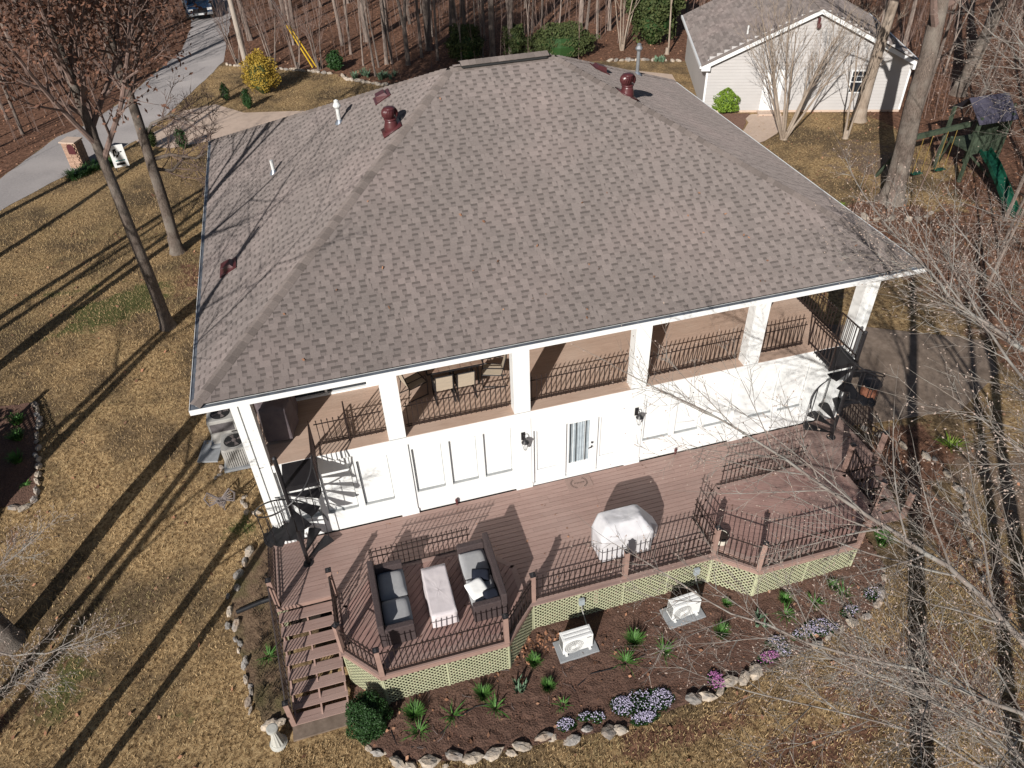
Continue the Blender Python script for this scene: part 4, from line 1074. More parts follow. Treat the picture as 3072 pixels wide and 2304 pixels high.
patio_chair(8.42, 1.22, pi, 'left of the two dining chairs facing the camera, tucked at the near side')
patio_chair(8.98, 1.20, pi, 'right of the two dining chairs tucked at the near side of the table')
patio_chair(7.72, 1.55, pi/2+.35, 'dining chair pulled out at the left end of the table')
patio_chair(9.78, 1.40, -pi/2-.3, 'dining chair at the right end of the table')
patio_chair(8.4, 2.55, 0, 'left dining chair on the far side of the balcony table')
patio_chair(9.1, 2.55, 0, 'right dining chair on the far side of the balcony table')
def ctop(x, y): return 4.0 - .35*abs(x-4.25)**1.2 - .12*abs(y-1.55)
cloth_cover('grill_cover', [(4.0, .75), (4.55, .72), (4.72, 1.2), (4.70, 2.05), (3.95, 2.1), (3.86, 1.2)], 2.9, 3.95, 'tall plum grey covered grill at the left end of the balcony', 'covered grill', tarpd, flare=.03, wr=.03, seed=8, topf=ctop)
t = thing('planter', 'round dark planter standing on the balcony floor under the eave at the right', 'planter', (18.15, 2.2, 2.8))
obj('pot', MB().lathe((18.15, 2.2, 2.8), [(.16, 0), (.24, .3), (.26, .42), (.22, .42), (.2, .36)], 16), blackm, t); obj('soil', MB().lathe((18.15, 2.2, 3.12), [(.2, 0), (.05, .03)], 14), soil, t)

# ---------------------------------------------------------------- heat pumps, condensers
def minisplit(cx, cy, z, rz, label):
    t = thing('heat_pump', label, 'outdoor unit', (cx, cy, z), rz, group='white heat pump units in the mulch bed')
    def L(n, m, mt, p=t, **k): return obj(n, m, mt, p, local=True, **k)
    W, D_, H = .76, .30, .52
    L('pad', MB().b2(-.50, .50, -.30, .27, 0, .07), padm, bevel=.01)
    for x in (-.3, .3): L('foot', MB().b2(x-.03, x+.03, -.2, .2, .071, .10), acw)
    L('casing', MB().b2(-W/2, W/2, -D_/2, D_/2, .10, .10+H), acw, bevel=.015)
    m = MB()
    for y in (-.10, .0, .10): m.b2(-W/2+.05, W/2-.05, y-.025, y+.025, .10+H+.0005, .10+H+.012)
    L('lid_rib', m, acw)
    cx2, cz2, r = -.12, .10+H*.48, .235
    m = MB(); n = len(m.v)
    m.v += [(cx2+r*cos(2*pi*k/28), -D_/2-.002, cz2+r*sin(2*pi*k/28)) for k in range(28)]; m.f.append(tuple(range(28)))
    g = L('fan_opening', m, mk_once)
    m = MB()
    for k in range(24):
        a = 2*pi*k/24; a2 = a+.35
        m.tube([(cx2+.05*cos(a), -D_/2-.02, cz2+.05*sin(a)), (cx2+r*cos(a2), -D_/2-.015, cz2+r*sin(a2))], .0045, 3)
    for rr in (.08, .135, .19, r): m.tube([(cx2+rr*cos(2*pi*k/24), -D_/2-.018, cz2+rr*sin(2*pi*k/24)) for k in range(25)], .005, 3, False)
    m.tube([(cx2, -D_/2-.03, cz2), (cx2, -D_/2-.012, cz2)], .055, 12)
    L('fan_grille', m, acw, g)
    m = MB()
    for k in range(6): m.b2(-W/2-.004, -W/2-.001, -D_/2+.03, D_/2-.03, .2+k*.07, .235+k*.07)
    L('side_louvre', m, acdark); L('badge', MB().b2(.22, .33, -D_/2-.004, -D_/2-.001, .545, .575), galv)
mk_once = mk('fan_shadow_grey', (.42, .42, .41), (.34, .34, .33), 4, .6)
minisplit(10.18, -4.30, terr(10.18, -4.3)+.03, .03, 'white heat pump unit below the front railing, nearer the sofa bay')
minisplit(13.03, -4.20, terr(13.0, -4.2)+.03, .06, 'white heat pump unit near the slanted lattice of the right bay')
def jbox(x, y, z, x2, y2, label):
    t = thing('disconnect_box', label, 'electrical box', (x, y, z), group='electrical boxes on the lattice')
    obj('box', MB().b2(x-.07, x+.07, y-.08, y, z-.11, z+.11), aluc, t, bevel=.006)
    obj('conduit', MB().tube([(x, y-.04, z-.1), (x+.02, y-.05, z-.35), (x+.06, y-.25, z-.62), (x2, y2, z-.62)], .014, 6), acg, t)
jbox(10.56, -3.56, -.42, 10.62, -4.1, 'small grey box on the lattice behind the left heat pump')
jbox(13.62, -3.56, -.42, 13.35, -4.0, 'small grey box on the lattice behind the right heat pump')
def condenser(cx, cy, z, W, D_, H, label, square=True):
    t = thing('condenser', label, 'air conditioner', (cx, cy, z), 0, group='grey air conditioner condensers at the left wall')
    def L(n, m, mt, p=t, **k): return obj(n, m, mt, p, local=True, **k)
    L('pad', MB().b2(-W/2-.1, W/2+.12, -D_/2-.1, D_/2+.1, 0, .08), padm, bevel=.01)
    if square:
        L('cabinet', MB().b2(-W/2, W/2, -D_/2, D_/2, .08, H), acg, bevel=.02)
        L('coil_panel', MB().b2(-W/2+.06, W/2-.06, -D_/2-.004, -D_/2-.001, H-.45, H-.12), finm)
    else:
        m = MB(); N = 28
        prof = []
        L('cabinet', MB().prism([(W/2*.94*max(-1, min(1, 1.35*cos(2*pi*k/40))), D_/2*.94*max(-1, min(1, 1.35*sin(2*pi*k/40)))) for k in range(40)], .08, H-.08), acdark)
        for k in range(48):
            a = 2*pi*k/48; x, y = W/2*max(-1, min(1, 1.35*cos(a))), D_/2*max(-1, min(1, 1.35*sin(a))); m.b2(x-.021, x+.021, y-.021, y+.021, .09, H-.08)
        L('side_slats', m, acg)
        L('top_cover', MB().prism([(W/2*1.04*max(-1, min(1, 1.3*cos(2*pi*k/40))), D_/2*1.04*max(-1, min(1, 1.3*sin(2*pi*k/40)))) for k in range(40)], H-.079, H), acg)
    r = min(W, D_)*.40
    f = L('fan_well', MB().lathe((0, 0, H), [(r, 0), (r, .004), (.001, .005)], 28), acdark)
    m = MB()
    for k in range(4):
        a = 2*pi*k/4+.3; m.quad((.04*cos(a), .04*sin(a), H+.008), (r*.9*cos(a-.22), r*.9*sin(a-.22), H+.006), (r*.9*cos(a+.3), r*.9*sin(a+.3), H+.02))
    m.lathe((0, 0, H+.006), [(.07, 0), (.06, .03), (.01, .04)], 12); L('fan', m, driftm, f)
    m = MB()
    for rr in (.3, .5, .7, .9, 1): m.tube([(rr*r*cos(2*pi*k/28), rr*r*sin(2*pi*k/28), H+.045) for k in range(29)], .003, 3, False)
    L('fan_guard', m, blackm, f)
condenser(2.42, 4.42, terr(2.4, 4.4)+.02, .74, .74, .82, 'nearer condenser with rounded slatted sides beside the white column', False)
condenser(2.08, 5.45, terr(2.1, 5.5)+.02, .80, .74, .98, 'farther square condenser with a fin panel beside the white column')
o = obj('wooden_board', MB().prism([(1.15, 4.6), (1.75, 4.45), (1.95, 5.5), (1.35, 5.6)], terr(1.5, 5)+.01, terr(1.5, 5)+.07), padm, None); tag(o, 'flat grey equipment pad on the grass left of the condensers', 'pad')

# ---------------------------------------------------------------- stones
ST = []
for s in range(10):
    r = random.Random(s+40); m = MB(); nb, nr = 9, 5
    for j in range(nr+1):
        ph = -pi/2+pi*j/nr
        for i in range(nb):
            a = 2*pi*i/nb; k = 1+r.uniform(-.22, .22); sx = .5*cos(ph)**.6 if cos(ph) > 0.01 else 0
            m.v.append((sx*cos(a)*k, sx*sin(a)*.8*k, .5*sin(ph)*(1+r.uniform(-.15, .15))*.9))
    for j in range(nr):
        for i in range(nb): k = (i+1) % nb; m.f.append((j*nb+i, j*nb+k, (j+1)*nb+k, (j+1)*nb+i))
    ST.append((m.mesh('stone', stonem), None)); m2 = bpy.data.meshes['stone' if s == 0 else ST[-1][0].name].copy(); m2.materials[0] = stoneg; ST[-1] = (ST[-1][0], m2)
def stones(name, label, pts, size=(.18, .30), mats=0, sp=.22, rnds=1, hf=.7, jit=.05, fixed=None):
    r = random.Random(rnds); x0, y0 = pts[0]; t = thing(name, label, 'stone edging', (x0, y0, terr(x0, y0)), group='fieldstone borders of the garden beds')
    # walk the polyline
    seg = []; 
    for a, b in zip(pts, pts[1:]):
        L = hypot(b[0]-a[0], b[1]-a[1]); seg.append((a, b, L))
    d = 0; tot = sum(s[2] for s in seg)
    while d < tot:
        sz = r.uniform(*size); q = d+sz/2; a = None
        for s in seg:
            if q <= s[2]: a = s; break
            q -= s[2]
        if a is None: break
        f = q/a[2]; x = a[0][0]+(a[1][0]-a[0][0])*f+r.uniform(-jit, jit); y = a[0][1]+(a[1][1]-a[0][1])*f+r.uniform(-jit, jit)
        me = ST[r.randrange(10)][1 if r.random() < mats else 0]
        o = obj('stone', me, None, t, loc=(x, y, terr(x, y)+sz*hf*.22)); o.scale = (sz*1.15, sz*r.uniform(.55, 1.05), sz*hf*r.uniform(.6, 1.25))
        o.rotation_euler = (r.uniform(-.3, .3), r.uniform(-.3, .3), atan2(a[1][1]-a[0][1], a[1][0]-a[0][0])+r.uniform(-.6, .6))
        d += sz*r.uniform(.82, 1.05) + (r.uniform(0, sp))
    return t
stones('stone_border', 'pale fieldstone border curving round the front of the mulch bed below the deck', [(4.93, -5.09), (5.2, -5.4), (5.65, -5.83), (6.33, -6.04), (7.1, -6.13), (7.9, -6.22), (8.7, -6.2), (9.32, -6.37), (9.9, -6.36), (10.56, -6.45)], (.12, .42), .35, .06, 3, .6, .09)
stones('stone_border', 'long pale slab stones edging the mulch bed by the pink phlox', [(12.1, -6.36), (12.6, -6.31), (13.0, -6.25), (13.4, -6.19), (14.1, -6.15)], (.26, .44), .1, .02, 5)
stones('stone_border', 'scattered stones along the right end of the mulch bed', [(15.5, -5.97), (16.3, -5.85), (16.92, -5.73), (17.61, -5.47), (18.17, -5.05), (18.46, -4.6)], (.20, .34), .2, .3, 6)
stones('stone_border', 'grey stone edging of the bed left of the deck steps', [(2.51, -3.6), (2.45, -3.0), (2.31, -2.4), (2.26, -1.86), (2.1, -1.25), (1.97, -.77), (1.97, -.36), (2.08, .0), (2.14, .4), (2.3, .75), (2.62, 1.1), (2.9, 1.24)], (.12, .36), .7, .16, 7, .7, .1)
stones('stone_border', 'three white stones beside the cast concrete pedestal', [(3.25, -3.95), (2.9, -3.98), (2.6, -3.95)], (.20, .34), .0, .03, 9, .9)
stones('stone_border', 'small stone ring at the foot of the white corner column', [(2.53, 3.05), (2.4, 2.91), (2.41, 2.71), (2.5, 2.44), (2.7, 2.38), (3.0, 2.27)], (.14, .22), .2, .02, 10)
stones('stone_pile', 'grey stones heaped beside the condenser pad', [(1.79, 4.33), (1.86, 4.16), (1.74, 4.02), (1.66, 3.9)], (.14, .22), .8, 0, 11)
stones('stone_border', 'dark shaded stone edging of the bed at the left edge of the lawn', [(-4.02, 8.56), (-3.79, 8.0), (-3.7, 7.1), (-3.6, 6.3), (-3.49, 5.65), (-3.45, 5.1), (-3.43, 4.8), (-3.6, 4.45), (-3.9, 4.41), (-4.3, 4.5)], (.20, .34), .45, .05, 12)
stones('stone_border', 'low stone edging between the back lawn and the wood', [(1.77, 41.9), (3.15, 40.7), (4.9, 39.7), (6.05, 39.08), (6.99, 38.39), (8.4, 37.3)], (.24, .42), .1, .12, 13)
stones('stone_border', 'bright stones round the spiky green plants behind the house', [(8.92, 36.86), (9.2, 35.8), (9.9, 35.25), (10.6, 34.5), (11.3, 33.9)], (.3, .55), 0, .02, 14)
stones('stone_border', 'thin stone line behind the house near the garage', [(25.5, 33.4), (27.64, 32.8), (29.7, 31.7)], (.25, .4), .3, .2, 15)
stones('stone_group', 'loose stones round the foot of the big oak', [(27.6, 10.9), (28.3, 10.2), (29.0, 9.9), (30.2, 9.6), (31.2, 9.9)], (.2, .4), .4, .35, 16)
stones('stone_border', 'stones edging the shady bed right of the deck', [(20.9, .0), (22.2, -1.8), (22.0, -3.2), (21.0, -4.6), (20.6, -5.6)], (.16, .32), .3, .5, 17)

# ---------------------------------------------------------------- plants
def blades(m, c, n, L, wd, spread, r, droop=.5, up=1.0, base=.06):
    for k in range(n):
        a = r.uniform(0, 2*pi); l = L*r.uniform(.6, 1.1); s = spread*r.uniform(.4, 1.1); w_ = wd*r.uniform(.7, 1.2)
        b = Vector(c)+Vector((cos(a), sin(a), 0))*r.uniform(0, base); d = Vector((cos(a), sin(a), 0)); sd = Vector((-sin(a), cos(a), 0))*w_/2
        P = []
        for j in range(4):
            t = j/3; P.append(b + d*(l*s*t) + Vector((0, 0, l*up*(t-droop*t*t))))
        n0 = len(m.v)
        for j, p in enumerate(P): ww = sd*(1, .95, .7, .05)[j]; m.v += [tuple(p-ww), tuple(p+ww)]
        for j in range(3): m.f.append((n0+2*j, n0+2*j+1, n0+2*j+3, n0+2*j+2))
def clump(x, y, kind, label, cat='plant', s=1.0, z=None, group='daylily clumps in the mulch bed'):
    r = random.Random(int(x*100+y*31)); z = terr(x, y)+.03 if z is None else z; m = MB(); nm, mt = 'daylily', foll
    if kind == 'lush': blades(m, (x, y, z), 170, .42*s, .018, .50, r, .45, 1, .13*s)
    elif kind == 'thin': blades(m, (x, y, z), 30, .48*s, .026, .85, r, .62, .8, .05)
    elif kind == 'dense': blades(m, (x, y, z), 260, .36*s, .012, .45, r, .35, 1, .14*s); nm = 'grass_clump'
    elif kind == 'iris': nm, mt = 'iris', folg; [blades(m, (x+r.uniform(-.12, .12)*s, y+r.uniform(-.16, .16)*s, z), 7, .40*s, .05, .4, r, .25, 1, .03) for _ in range(5)]
    elif kind == 'agave': nm, mt = 'iris', folg; [blades(m, (x+r.uniform(-.5, .5)*s, y+r.uniform(-.3, .3)*s, z), 14, .55*s, .07, .5, r, .35, 1, .08) for _ in range(8)]
    elif kind == 'weed': nm = 'low_weed'; mt = folb; blades(m, (x, y, z), 60, .3*s, .03, .8, r, .5, .8, .2)
    o = obj(nm, m, mt, None, loc=(x, y, z), local=True); 
    o.data.transform(Matrix.Translation((-x, -y, -z)))
    tag(o, label, cat, group)
rb_ = random.Random(91)
for x, y, k, s, l in [
    (9.09, -4.42, 'lush', 1, 'green daylily clump at the shaded slanted lattice, left of the left heat pump'),
    (9.22, -5.10, 'dense', 1, 'dense green clump in mid bed, in front of the left heat pump'),
    (11.57, -4.60, 'lush', 1.05, 'lush green clump between the two heat pumps'),
    (7.72, -4.85, 'lush', 1.1, 'lush daylily nearest the middle of the sofa bay lattice'),
    (6.12, -4.86, 'lush', .95, 'bright daylily beside the dark boxwood'),
    (11.18, -5.02, 'thin', 1, 'open arching daylily between the heat pumps, nearer the camera'),
    (12.15, -5.02, 'thin', .9, 'arching daylily below and left of the right heat pump'),
    (7.92, -5.22, 'thin', 1, 'arching daylily just in front of the lush middle clump'),
    (6.15, -5.26, 'thin', 1, 'arching daylily near the curved hose end'),
    (6.95, -5.1, 'thin', 1.1, 'wide arching daylily left of the middle clumps'),
    (9.42, -5.6, 'thin', .6, 'small dark sprout in the middle of the bare mulch'),
    (14.2, -4.30, 'lush', .6, 'small green clump at the foot of the right slanted lattice'),
    (13.68, -5.0, 'dense', 1.05, 'dense green clump in front of the right heat pump'),
    (15.6, -4.66, 'lush', .7, 'small clump under the right bay lattice'),
    (16.92, -4.70, 'lush', .8, 'daylily clump under the right end of the right bay'),
    (18.9, -3.9, 'lush', 1.1, 'leafy green clump beyond the right corner of the deck'),
    (15.4, -5.0, 'thin', .9, 'grey green arching clump right of the white edged iris'),
    (16.25, -4.95, 'thin', .9, 'arching clump before the right bay lattice'),
    (17.05, -4.95, 'thin', .8, 'arching clump at the right end of the mulch bed'),
    (2.9, -2.2, 'thin', .9, 'yellowish green clump in the bed left of the steps')]:
    clump(x, y, k, l, s=s*rb_.uniform(.85, 1.2))
clump(8.58, -4.95, 'iris', 'blue green iris group before the corner of the sofa bay', group='irises in the mulch bed')
clump(14.69, -5.02, 'iris', 'pale grey iris clump below the corner of the right bay', group='irises in the mulch bed')
clump(10.1, 36.1, 'agave', 'left of the spiky blue green clumps behind the roof', group='spiky clumps behind the house', s=1.2)
clump(11.6, 35.2, 'agave', 'right of the spiky blue green clumps behind the roof', group='spiky clumps behind the house', s=1.1)
clump(-4.35, 7.8, 'lush', 'shaded green clump at the far end of the left edge bed', group='shaded plants in the left edge bed', s=1.2)
clump(-4.26, 7.1, 'lush', 'shaded green clump in the middle of the left edge bed', group='shaded plants in the left edge bed', s=1.1)
clump(-4.15, 6.2, 'lush', 'shaded green clump at the near end of the left edge bed', group='shaded plants in the left edge bed', s=1.2)
clump(-3.8, 5.2, 'thin', 'small plant in the sunlit corner of the left edge bed', group='shaded plants in the left edge bed', s=.5)
clump(27.7, 11.6, 'weed', 'bright green plant at the foot of the big oak', group='low weeds', s=.9)
clump(22.9, -1.5, 'weed', 'yellow green bush right of the deck seen through branches', group='low weeds', s=1.8)
clump(28.6, 32.2, 'agave', 'green clump behind the house beside the metal roof pipe', group='clumps near the garage', s=.8)
def leafy(name, c, rad, mt, n, leaf, label, cat='bush', seed=1, shell=.55, group=None, stem=None, sub=None, tilt=1.0):
    r = np.random.RandomState(seed); t = thing(name, label, cat, c, group=group)
    u = r.normal(size=(n, 3)); u /= np.linalg.norm(u, axis=1)[:, None]; u[:, 2] = np.where(u[:, 2] < -.75, -u[:, 2], u[:, 2])
    lump = 1 + .16*np.sin(u[:, 0]*5+seed)*np.cos(u[:, 1]*6+seed*2) + .10*np.sin(u[:, 2]*9+seed)
    rr = (shell + (1-shell)*r.uniform(0, 1, n)**.5)*lump
    P = u*rr[:, None]*np.array(rad); P[:, 2] += rad[2]*.98
    P = P[P[:, 2] > .0]; n = len(P)
    nr = r.normal(size=(n, 3)); nr = nr*.7+u[:n]*.6; nr /= np.linalg.norm(nr, axis=1)[:, None]
    a = np.cross(nr, r.normal(size=(n, 3))); a /= np.linalg.norm(a, axis=1)[:, None]; b = np.cross(nr, a)
    s = r.uniform(.6, 1.2, n)[:, None]*leaf
    V = np.stack([P-a*s, P-b*s*.5, P+a*s, P+b*s*.5], 1).reshape(-1, 3)
    me = bpy.data.meshes.new('foliage'); me.from_pydata(V.tolist(), [], [(4*i, 4*i+1, 4*i+2, 4*i+3) for i in range(n)]); me.materials.append(mt); me.update()
    o = bpy.data.objects.new('foliage', me); COL.objects.link(o); o.parent = t
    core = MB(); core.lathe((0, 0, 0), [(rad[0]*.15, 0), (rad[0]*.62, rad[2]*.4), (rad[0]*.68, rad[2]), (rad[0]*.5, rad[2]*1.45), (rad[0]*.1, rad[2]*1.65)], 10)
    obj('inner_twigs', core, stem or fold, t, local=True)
    return t
leafy('boxwood', (5.12, -4.78, terr(5.1, -4.8)), (.46, .46, .60), fold, 9000, .030, 'dark green clipped boxwood between the steps and the lattice', seed=3, shell=.8)
leafy('forsythia', (4.15, 35.3, 0), (1.05, 1.05, 1.2), yell, 5200, .06, 'tall yellow flowering forsythia on the back lawn', seed=4, shell=.6, stem=folc)
leafy('boxwood', (28.2, 22.9, 0), (.65, .65, .62), folb, 4500, .05, 'round bright green bush at the garage wall', seed=5, shell=.8)
leafy('azalea', (23.0, 35.4, 0), (2.2, 1.5, .95), folc, 9000, .08, 'wide dark green azalea hedge behind the ridge', seed=6, shell=.7)
leafy('shrub', (17.0, 36.8, 0), (1.2, 1.0, 1.1), folc, 4500, .09, 'olive green shrub behind the left end of the ridge', seed=7)
leafy('shrub', (20.2, 36.6, 0), (.8, .8, 1.0), folc, 3000, .09, 'paler grey green shrub between the hedge and the straight trunk', seed=8)
leafy('shrub', (8.7, 37.9, 0), (.5, .5, .6), fold, 1600, .08, 'small green shrub among the trunks left of the roof', seed=18)
for (x, y, l, s) in ((1.94, 34.7, 'leftmost tiny upright evergreen on the back lawn beside the driveway', 1), (3.2, 32.9, 'tiny upright evergreen nearest the driveway edge', 1.1), (-1.75, 28.9, 'small round evergreen at the near side of the driveway by the trunks', 1.0), (-.15, 28.0, 'small dark evergreen at the near side of the driveway', 1.15)):
    leafy('small_evergreen', (x, y, terr(x, y)), (.26*s, .26*s, .5*s), fold if x > -1 else folc, 900, .05, l, 'shrub', seed=int(x*10)+30, group='small evergreens along the driveway')
def flowers(pts, mt, label, n, seed, dens=1, base=fold):
    r = random.Random(seed); cx = sum(p[0] for p in pts)/len(pts); cy = sum(p[1] for p in pts)/len(pts)
    t = thing('creeping_phlox', label, 'flowers', (cx, cy, terr(cx, cy)), group='creeping phlox patches'); m = MB(); g = MB()
    for k in range(n):
        x0, y0, rx, ry = r.choice(pts); a = r.uniform(0, 2*pi); q = sqrt(r.random())*r.uniform(.7, 1.1); x, y = x0+rx*q*cos(a), y0+ry*q*sin(a); hh = .03+.11*(1-q*q*.8)+r.uniform(0, .03)
        z = terr(x, y)+.03+hh; s = .014
        b = r.uniform(0, pi); tx, ty = r.uniform(-.5, .5)*s, r.uniform(-.5, .5)*s
        m.quad((x-s*cos(b), y-s*sin(b), z-tx), (x+s*sin(b), y-s*cos(b), z-ty), (x+s*cos(b), y+s*sin(b), z+tx), (x-s*sin(b), y+s*cos(b), z+ty))
    for k in range(int(n*3)):
        x0, y0, rx, ry = r.choice(pts); a = r.uniform(0, 2*pi); q = sqrt(r.random())*1.1; x, y = x0+rx*q*cos(a), y0+ry*q*sin(a); z = terr(x, y)+.03; s = .03; b = r.uniform(0, 2*pi)
        h = .10*(1-q*q*.7)
        g.quad((x-s, y, z), (x+s, y, z), (x+s*cos(b), y+s*sin(b), z+h+.02), (x-s*cos(b), y+s*sin(b), z+h))
    obj('blossoms', m, mt, t); obj('foliage', g, base, t)
flowers([(11.13, -6.12, .45, .38), (10.7, -6.0, .28, .22), (11.6, -6.1, .3, .25), (11.05, -6.4, .3, .14)], lil, 'largest pale lilac phlox cushion at the front stone edge', 1000, 1)
flowers([(9.34, -6.05, .22, .16)], lil, 'small sparse lilac phlox left of the largest cushion', 130, 2)
flowers([(10.08, -6.1, .18, .14), (9.8, -6.0, .2, .1)], lil, 'sparse lilac phlox between the small and the largest cushion', 90, 3)
flowers([(13.0, -6.06, .2, .26)], mag, 'round magenta pink phlox beside the long slab stones', 260, 4)
flowers([(14.45, -5.9, .26, .16)], mag, 'pink phlox patch right of the slab stones', 170, 5)
flowers([(14.85, -5.85, .2, .18), (14.8, -5.6, .25, .15)], lil, 'lilac phlox patch touching the pink one', 190, 6)
flowers([(15.6, -5.6, .4, .16), (16.1, -5.7, .35, .14), (15.9, -5.5, .35, .14)], lil, 'long thin lilac phlox band at the right of the bed', 380, 7)
flowers([(16.9, -5.42, .25, .14), (17.7, -5.2, .3, .2)], lil, 'lilac phlox patch at the far right end of the stone edge', 150, 8)
flowers([(-5.1, 26.3, .5, .35), (-4.3, 27.0, .4, .3)], wflow, 'white flowering daffodils round the brick mailbox', 60, 9)
m = MB(); r_ = random.Random(5)
for cx, cy in ((-5.2, 26.2), (-4.75, 26.6), (-4.2, 27.1), (-3.7, 27.2)): blades(m, (cx, cy, terr(cx, cy)), 200, .5, .04, .7, r_, .4, 1, .5)
o = obj('daffodil_leaves', m, fold, None); tag(o, 'dark green daffodil leaves along the foot of the brick mailbox', 'plant')
m = MB(); r_ = random.Random(6)
for k in range(90):
    cx, cy = U(2.6, 3.3), U(-3.7, .8); blades(m, (cx, cy, terr(cx, cy)), 14, .22, .012, .5, r_, .3, 1, .12)
o = obj('dry_groundcover', m, strawm, None); o['kind'] = 'stuff'
m = MB(); r_ = random.Random(15)
for k in range(46):
    x, y = r_.uniform(5.2, 18.2), r_.uniform(-5.8, -4.0); z = terr(x, y)+.05; a = r_.uniform(0, 6.28); l = r_.uniform(.12, .4)
    m.tube([(x, y, z), (x+l*.5*cos(a), y+l*.5*sin(a), z+.03), (x+l*cos(a+.3), y+l*sin(a+.3), z+r_.uniform(0, .06))], .005, 3)
o = obj('fallen_twigs', m, driftm, None); o['kind'] = 'stuff'
# hoses
tag(obj('drip_hose', MB().tube([(5.55, -5.0, terr(5.5, -5)+.05), (5.62, -5.35, terr(5.6, -5.3)+.05), (5.95, -5.55, terr(6, -5.5)+.05), (6.5, -5.5, terr(6.5, -5.5)+.05), (7.0, -5.2, terr(7, -5.2)+.05), (7.5, -5.05, terr(7.5, -5)+.05), (8.1, -5.1, terr(8, -5)+.04)], .014, 6), hose, None), 'black drip hose looping through the left part of the mulch bed', 'hose')
tag(obj('drip_hose', MB().tube([(9.9, -5.25, terr(9.9, -5.2)+.05), (10.3, -5.05, terr(10, -5)+.05), (10.9, -5.08, terr(11, -5)+.05), (11.5, -5.02, terr(11.5, -5)+.05), (11.9, -4.9, terr(12, -5)+.05)], .013, 6), hose, None), 'black drip hose between the heat pumps', 'hose')
tag(obj('drain_pipe', MB().tube([(2.15, -.72, terr(2.2, -.7)+.09), (2.8, -.62, terr(2.8, -.6)+.1), (3.45, -.6, terr(3.4, -.6)+.14)], .06, 10), hose, None), 'black corrugated drain pipe coming out of the left bed', 'pipe')
# cast pedestal
px, py = 3.05, -4.45; pz = terr(px, py)
t = thing('pedestal', 'fluted cast concrete pedestal standing on the grass beside the step slab', 'pedestal', (px, py, pz))
obj('base', MB().lathe((px, py, pz), [(.20, 0), (.20, .05), (.17, .07), (.16, .10)], 24), cstone, t)
m = MB(); N = 24
prof = [(.155, .10), (.135, .2), (.10, .38), (.075, .52), (.07, .60)]
for r0, z0 in prof:
    for k in range(N): rr = r0*(1 if k % 2 else .90); m.v.append((px+rr*cos(2*pi*k/N), py+rr*sin(2*pi*k/N), pz+z0))
for i in range(4):
    for k in range(N): m.f.append((i*N+k, i*N+(k+1) % N, (i+1)*N+(k+1) % N, (i+1)*N+k))
obj('shaft', m, cstone, t); obj('capital', MB().lathe((px, py, pz+.6), [(.075, 0), (.11, .03), (.13, .06), (.13, .11), (.10, .12)], 20), cstone, t)
# wrought garden ornament
ox, oy = 1.9, 2.72; oz = terr(ox, oy)
t = thing('garden_ornament', 'weathered grey wire garden ornament on the grass near the stone ring', 'ornament', (ox, oy, oz))
r = random.Random(12); m = MB()
m.tube([(ox, oy, oz), (ox, oy, oz+.55)], .02, 6); obj('stake', m, driftm, t)
m = MB()
for s in (-1, 1):
    P = [(ox+s*.03, oy, oz+.5), (ox+s*.30, oy+.05, oz+.78), (ox+s*.42, oy-.02, oz+.62), (ox+s*.34, oy-.05, oz+.35), (ox+s*.05, oy, oz+.42)]
    m.tube(P+[P[0]], .028, 5)
    for k in range(5): m.tube([Vector(P[0]).lerp(Vector(P[4]), k/5), Vector(P[1]).lerp(Vector(P[3]), k/5)], .016, 4)
obj('wings', m, driftm, t)
m = MB()
for k in range(14):
    a = r.uniform(0, 6.28); m.tube([(ox+.1*cos(a+j*.9)*(1+j*.1), oy+.1*sin(a+j*.9), oz+.25+.05*j+r.uniform(-.04, .04)) for j in range(5)], .014, 4)
obj('wire_coils', m, driftm, t)
# small fire bowl planter on patio
t = thing('urn', 'dark topped clay urn on the patio beside the right spiral stair', 'urn', (21.75, .95, -.7))
obj('body', MB().lathe((21.75, .95, -.68), [(.14, 0), (.22, .18), (.27, .4), (.24, .62), (.2, .72)], 18), terra, t); obj('rim', MB().lathe((21.75, .95, .02), [(.30, 0), (.31, .05), (.24, .06), (.2, .03)], 18), blackm, t)

# ---------------------------------------------------------------- garage
gl = Vector((27.13, 23.42, 0)); grr = Vector((36.86, 19.95, 0)); GW = (grr-gl).length; ga = atan2(grr.y-gl.y, grr.x-gl.x)
G = thing('garage', 'cream sided gable garage with a grey shingle roof behind the house', 'garage', tuple(gl), ga)
def gob(n, m, mt, p=None, **k): return obj(n, m, mt, p or G, local=True, **k)
WH, AP, OV, GD = 2.75, 5.25, .38, 9.0
m = MB(); m.v = [(0, 0, 0), (GW, 0, 0), (GW, 0, WH), (GW/2, 0, AP-.1), (0, 0, WH), (0, GD, 0), (GW, GD, 0), (GW, GD, WH), (GW/2, GD, AP-.1), (0, GD, WH)]
m.f = [(0, 1, 2, 3, 4), (9, 8, 7, 6, 5), (0, 4, 9, 5), (1, 6, 7, 2)]
gob('wall', m, siding)
sidm = mk('cream_siding_board', (.475, .455, .44), (.435, .415, .40), .8, .6)
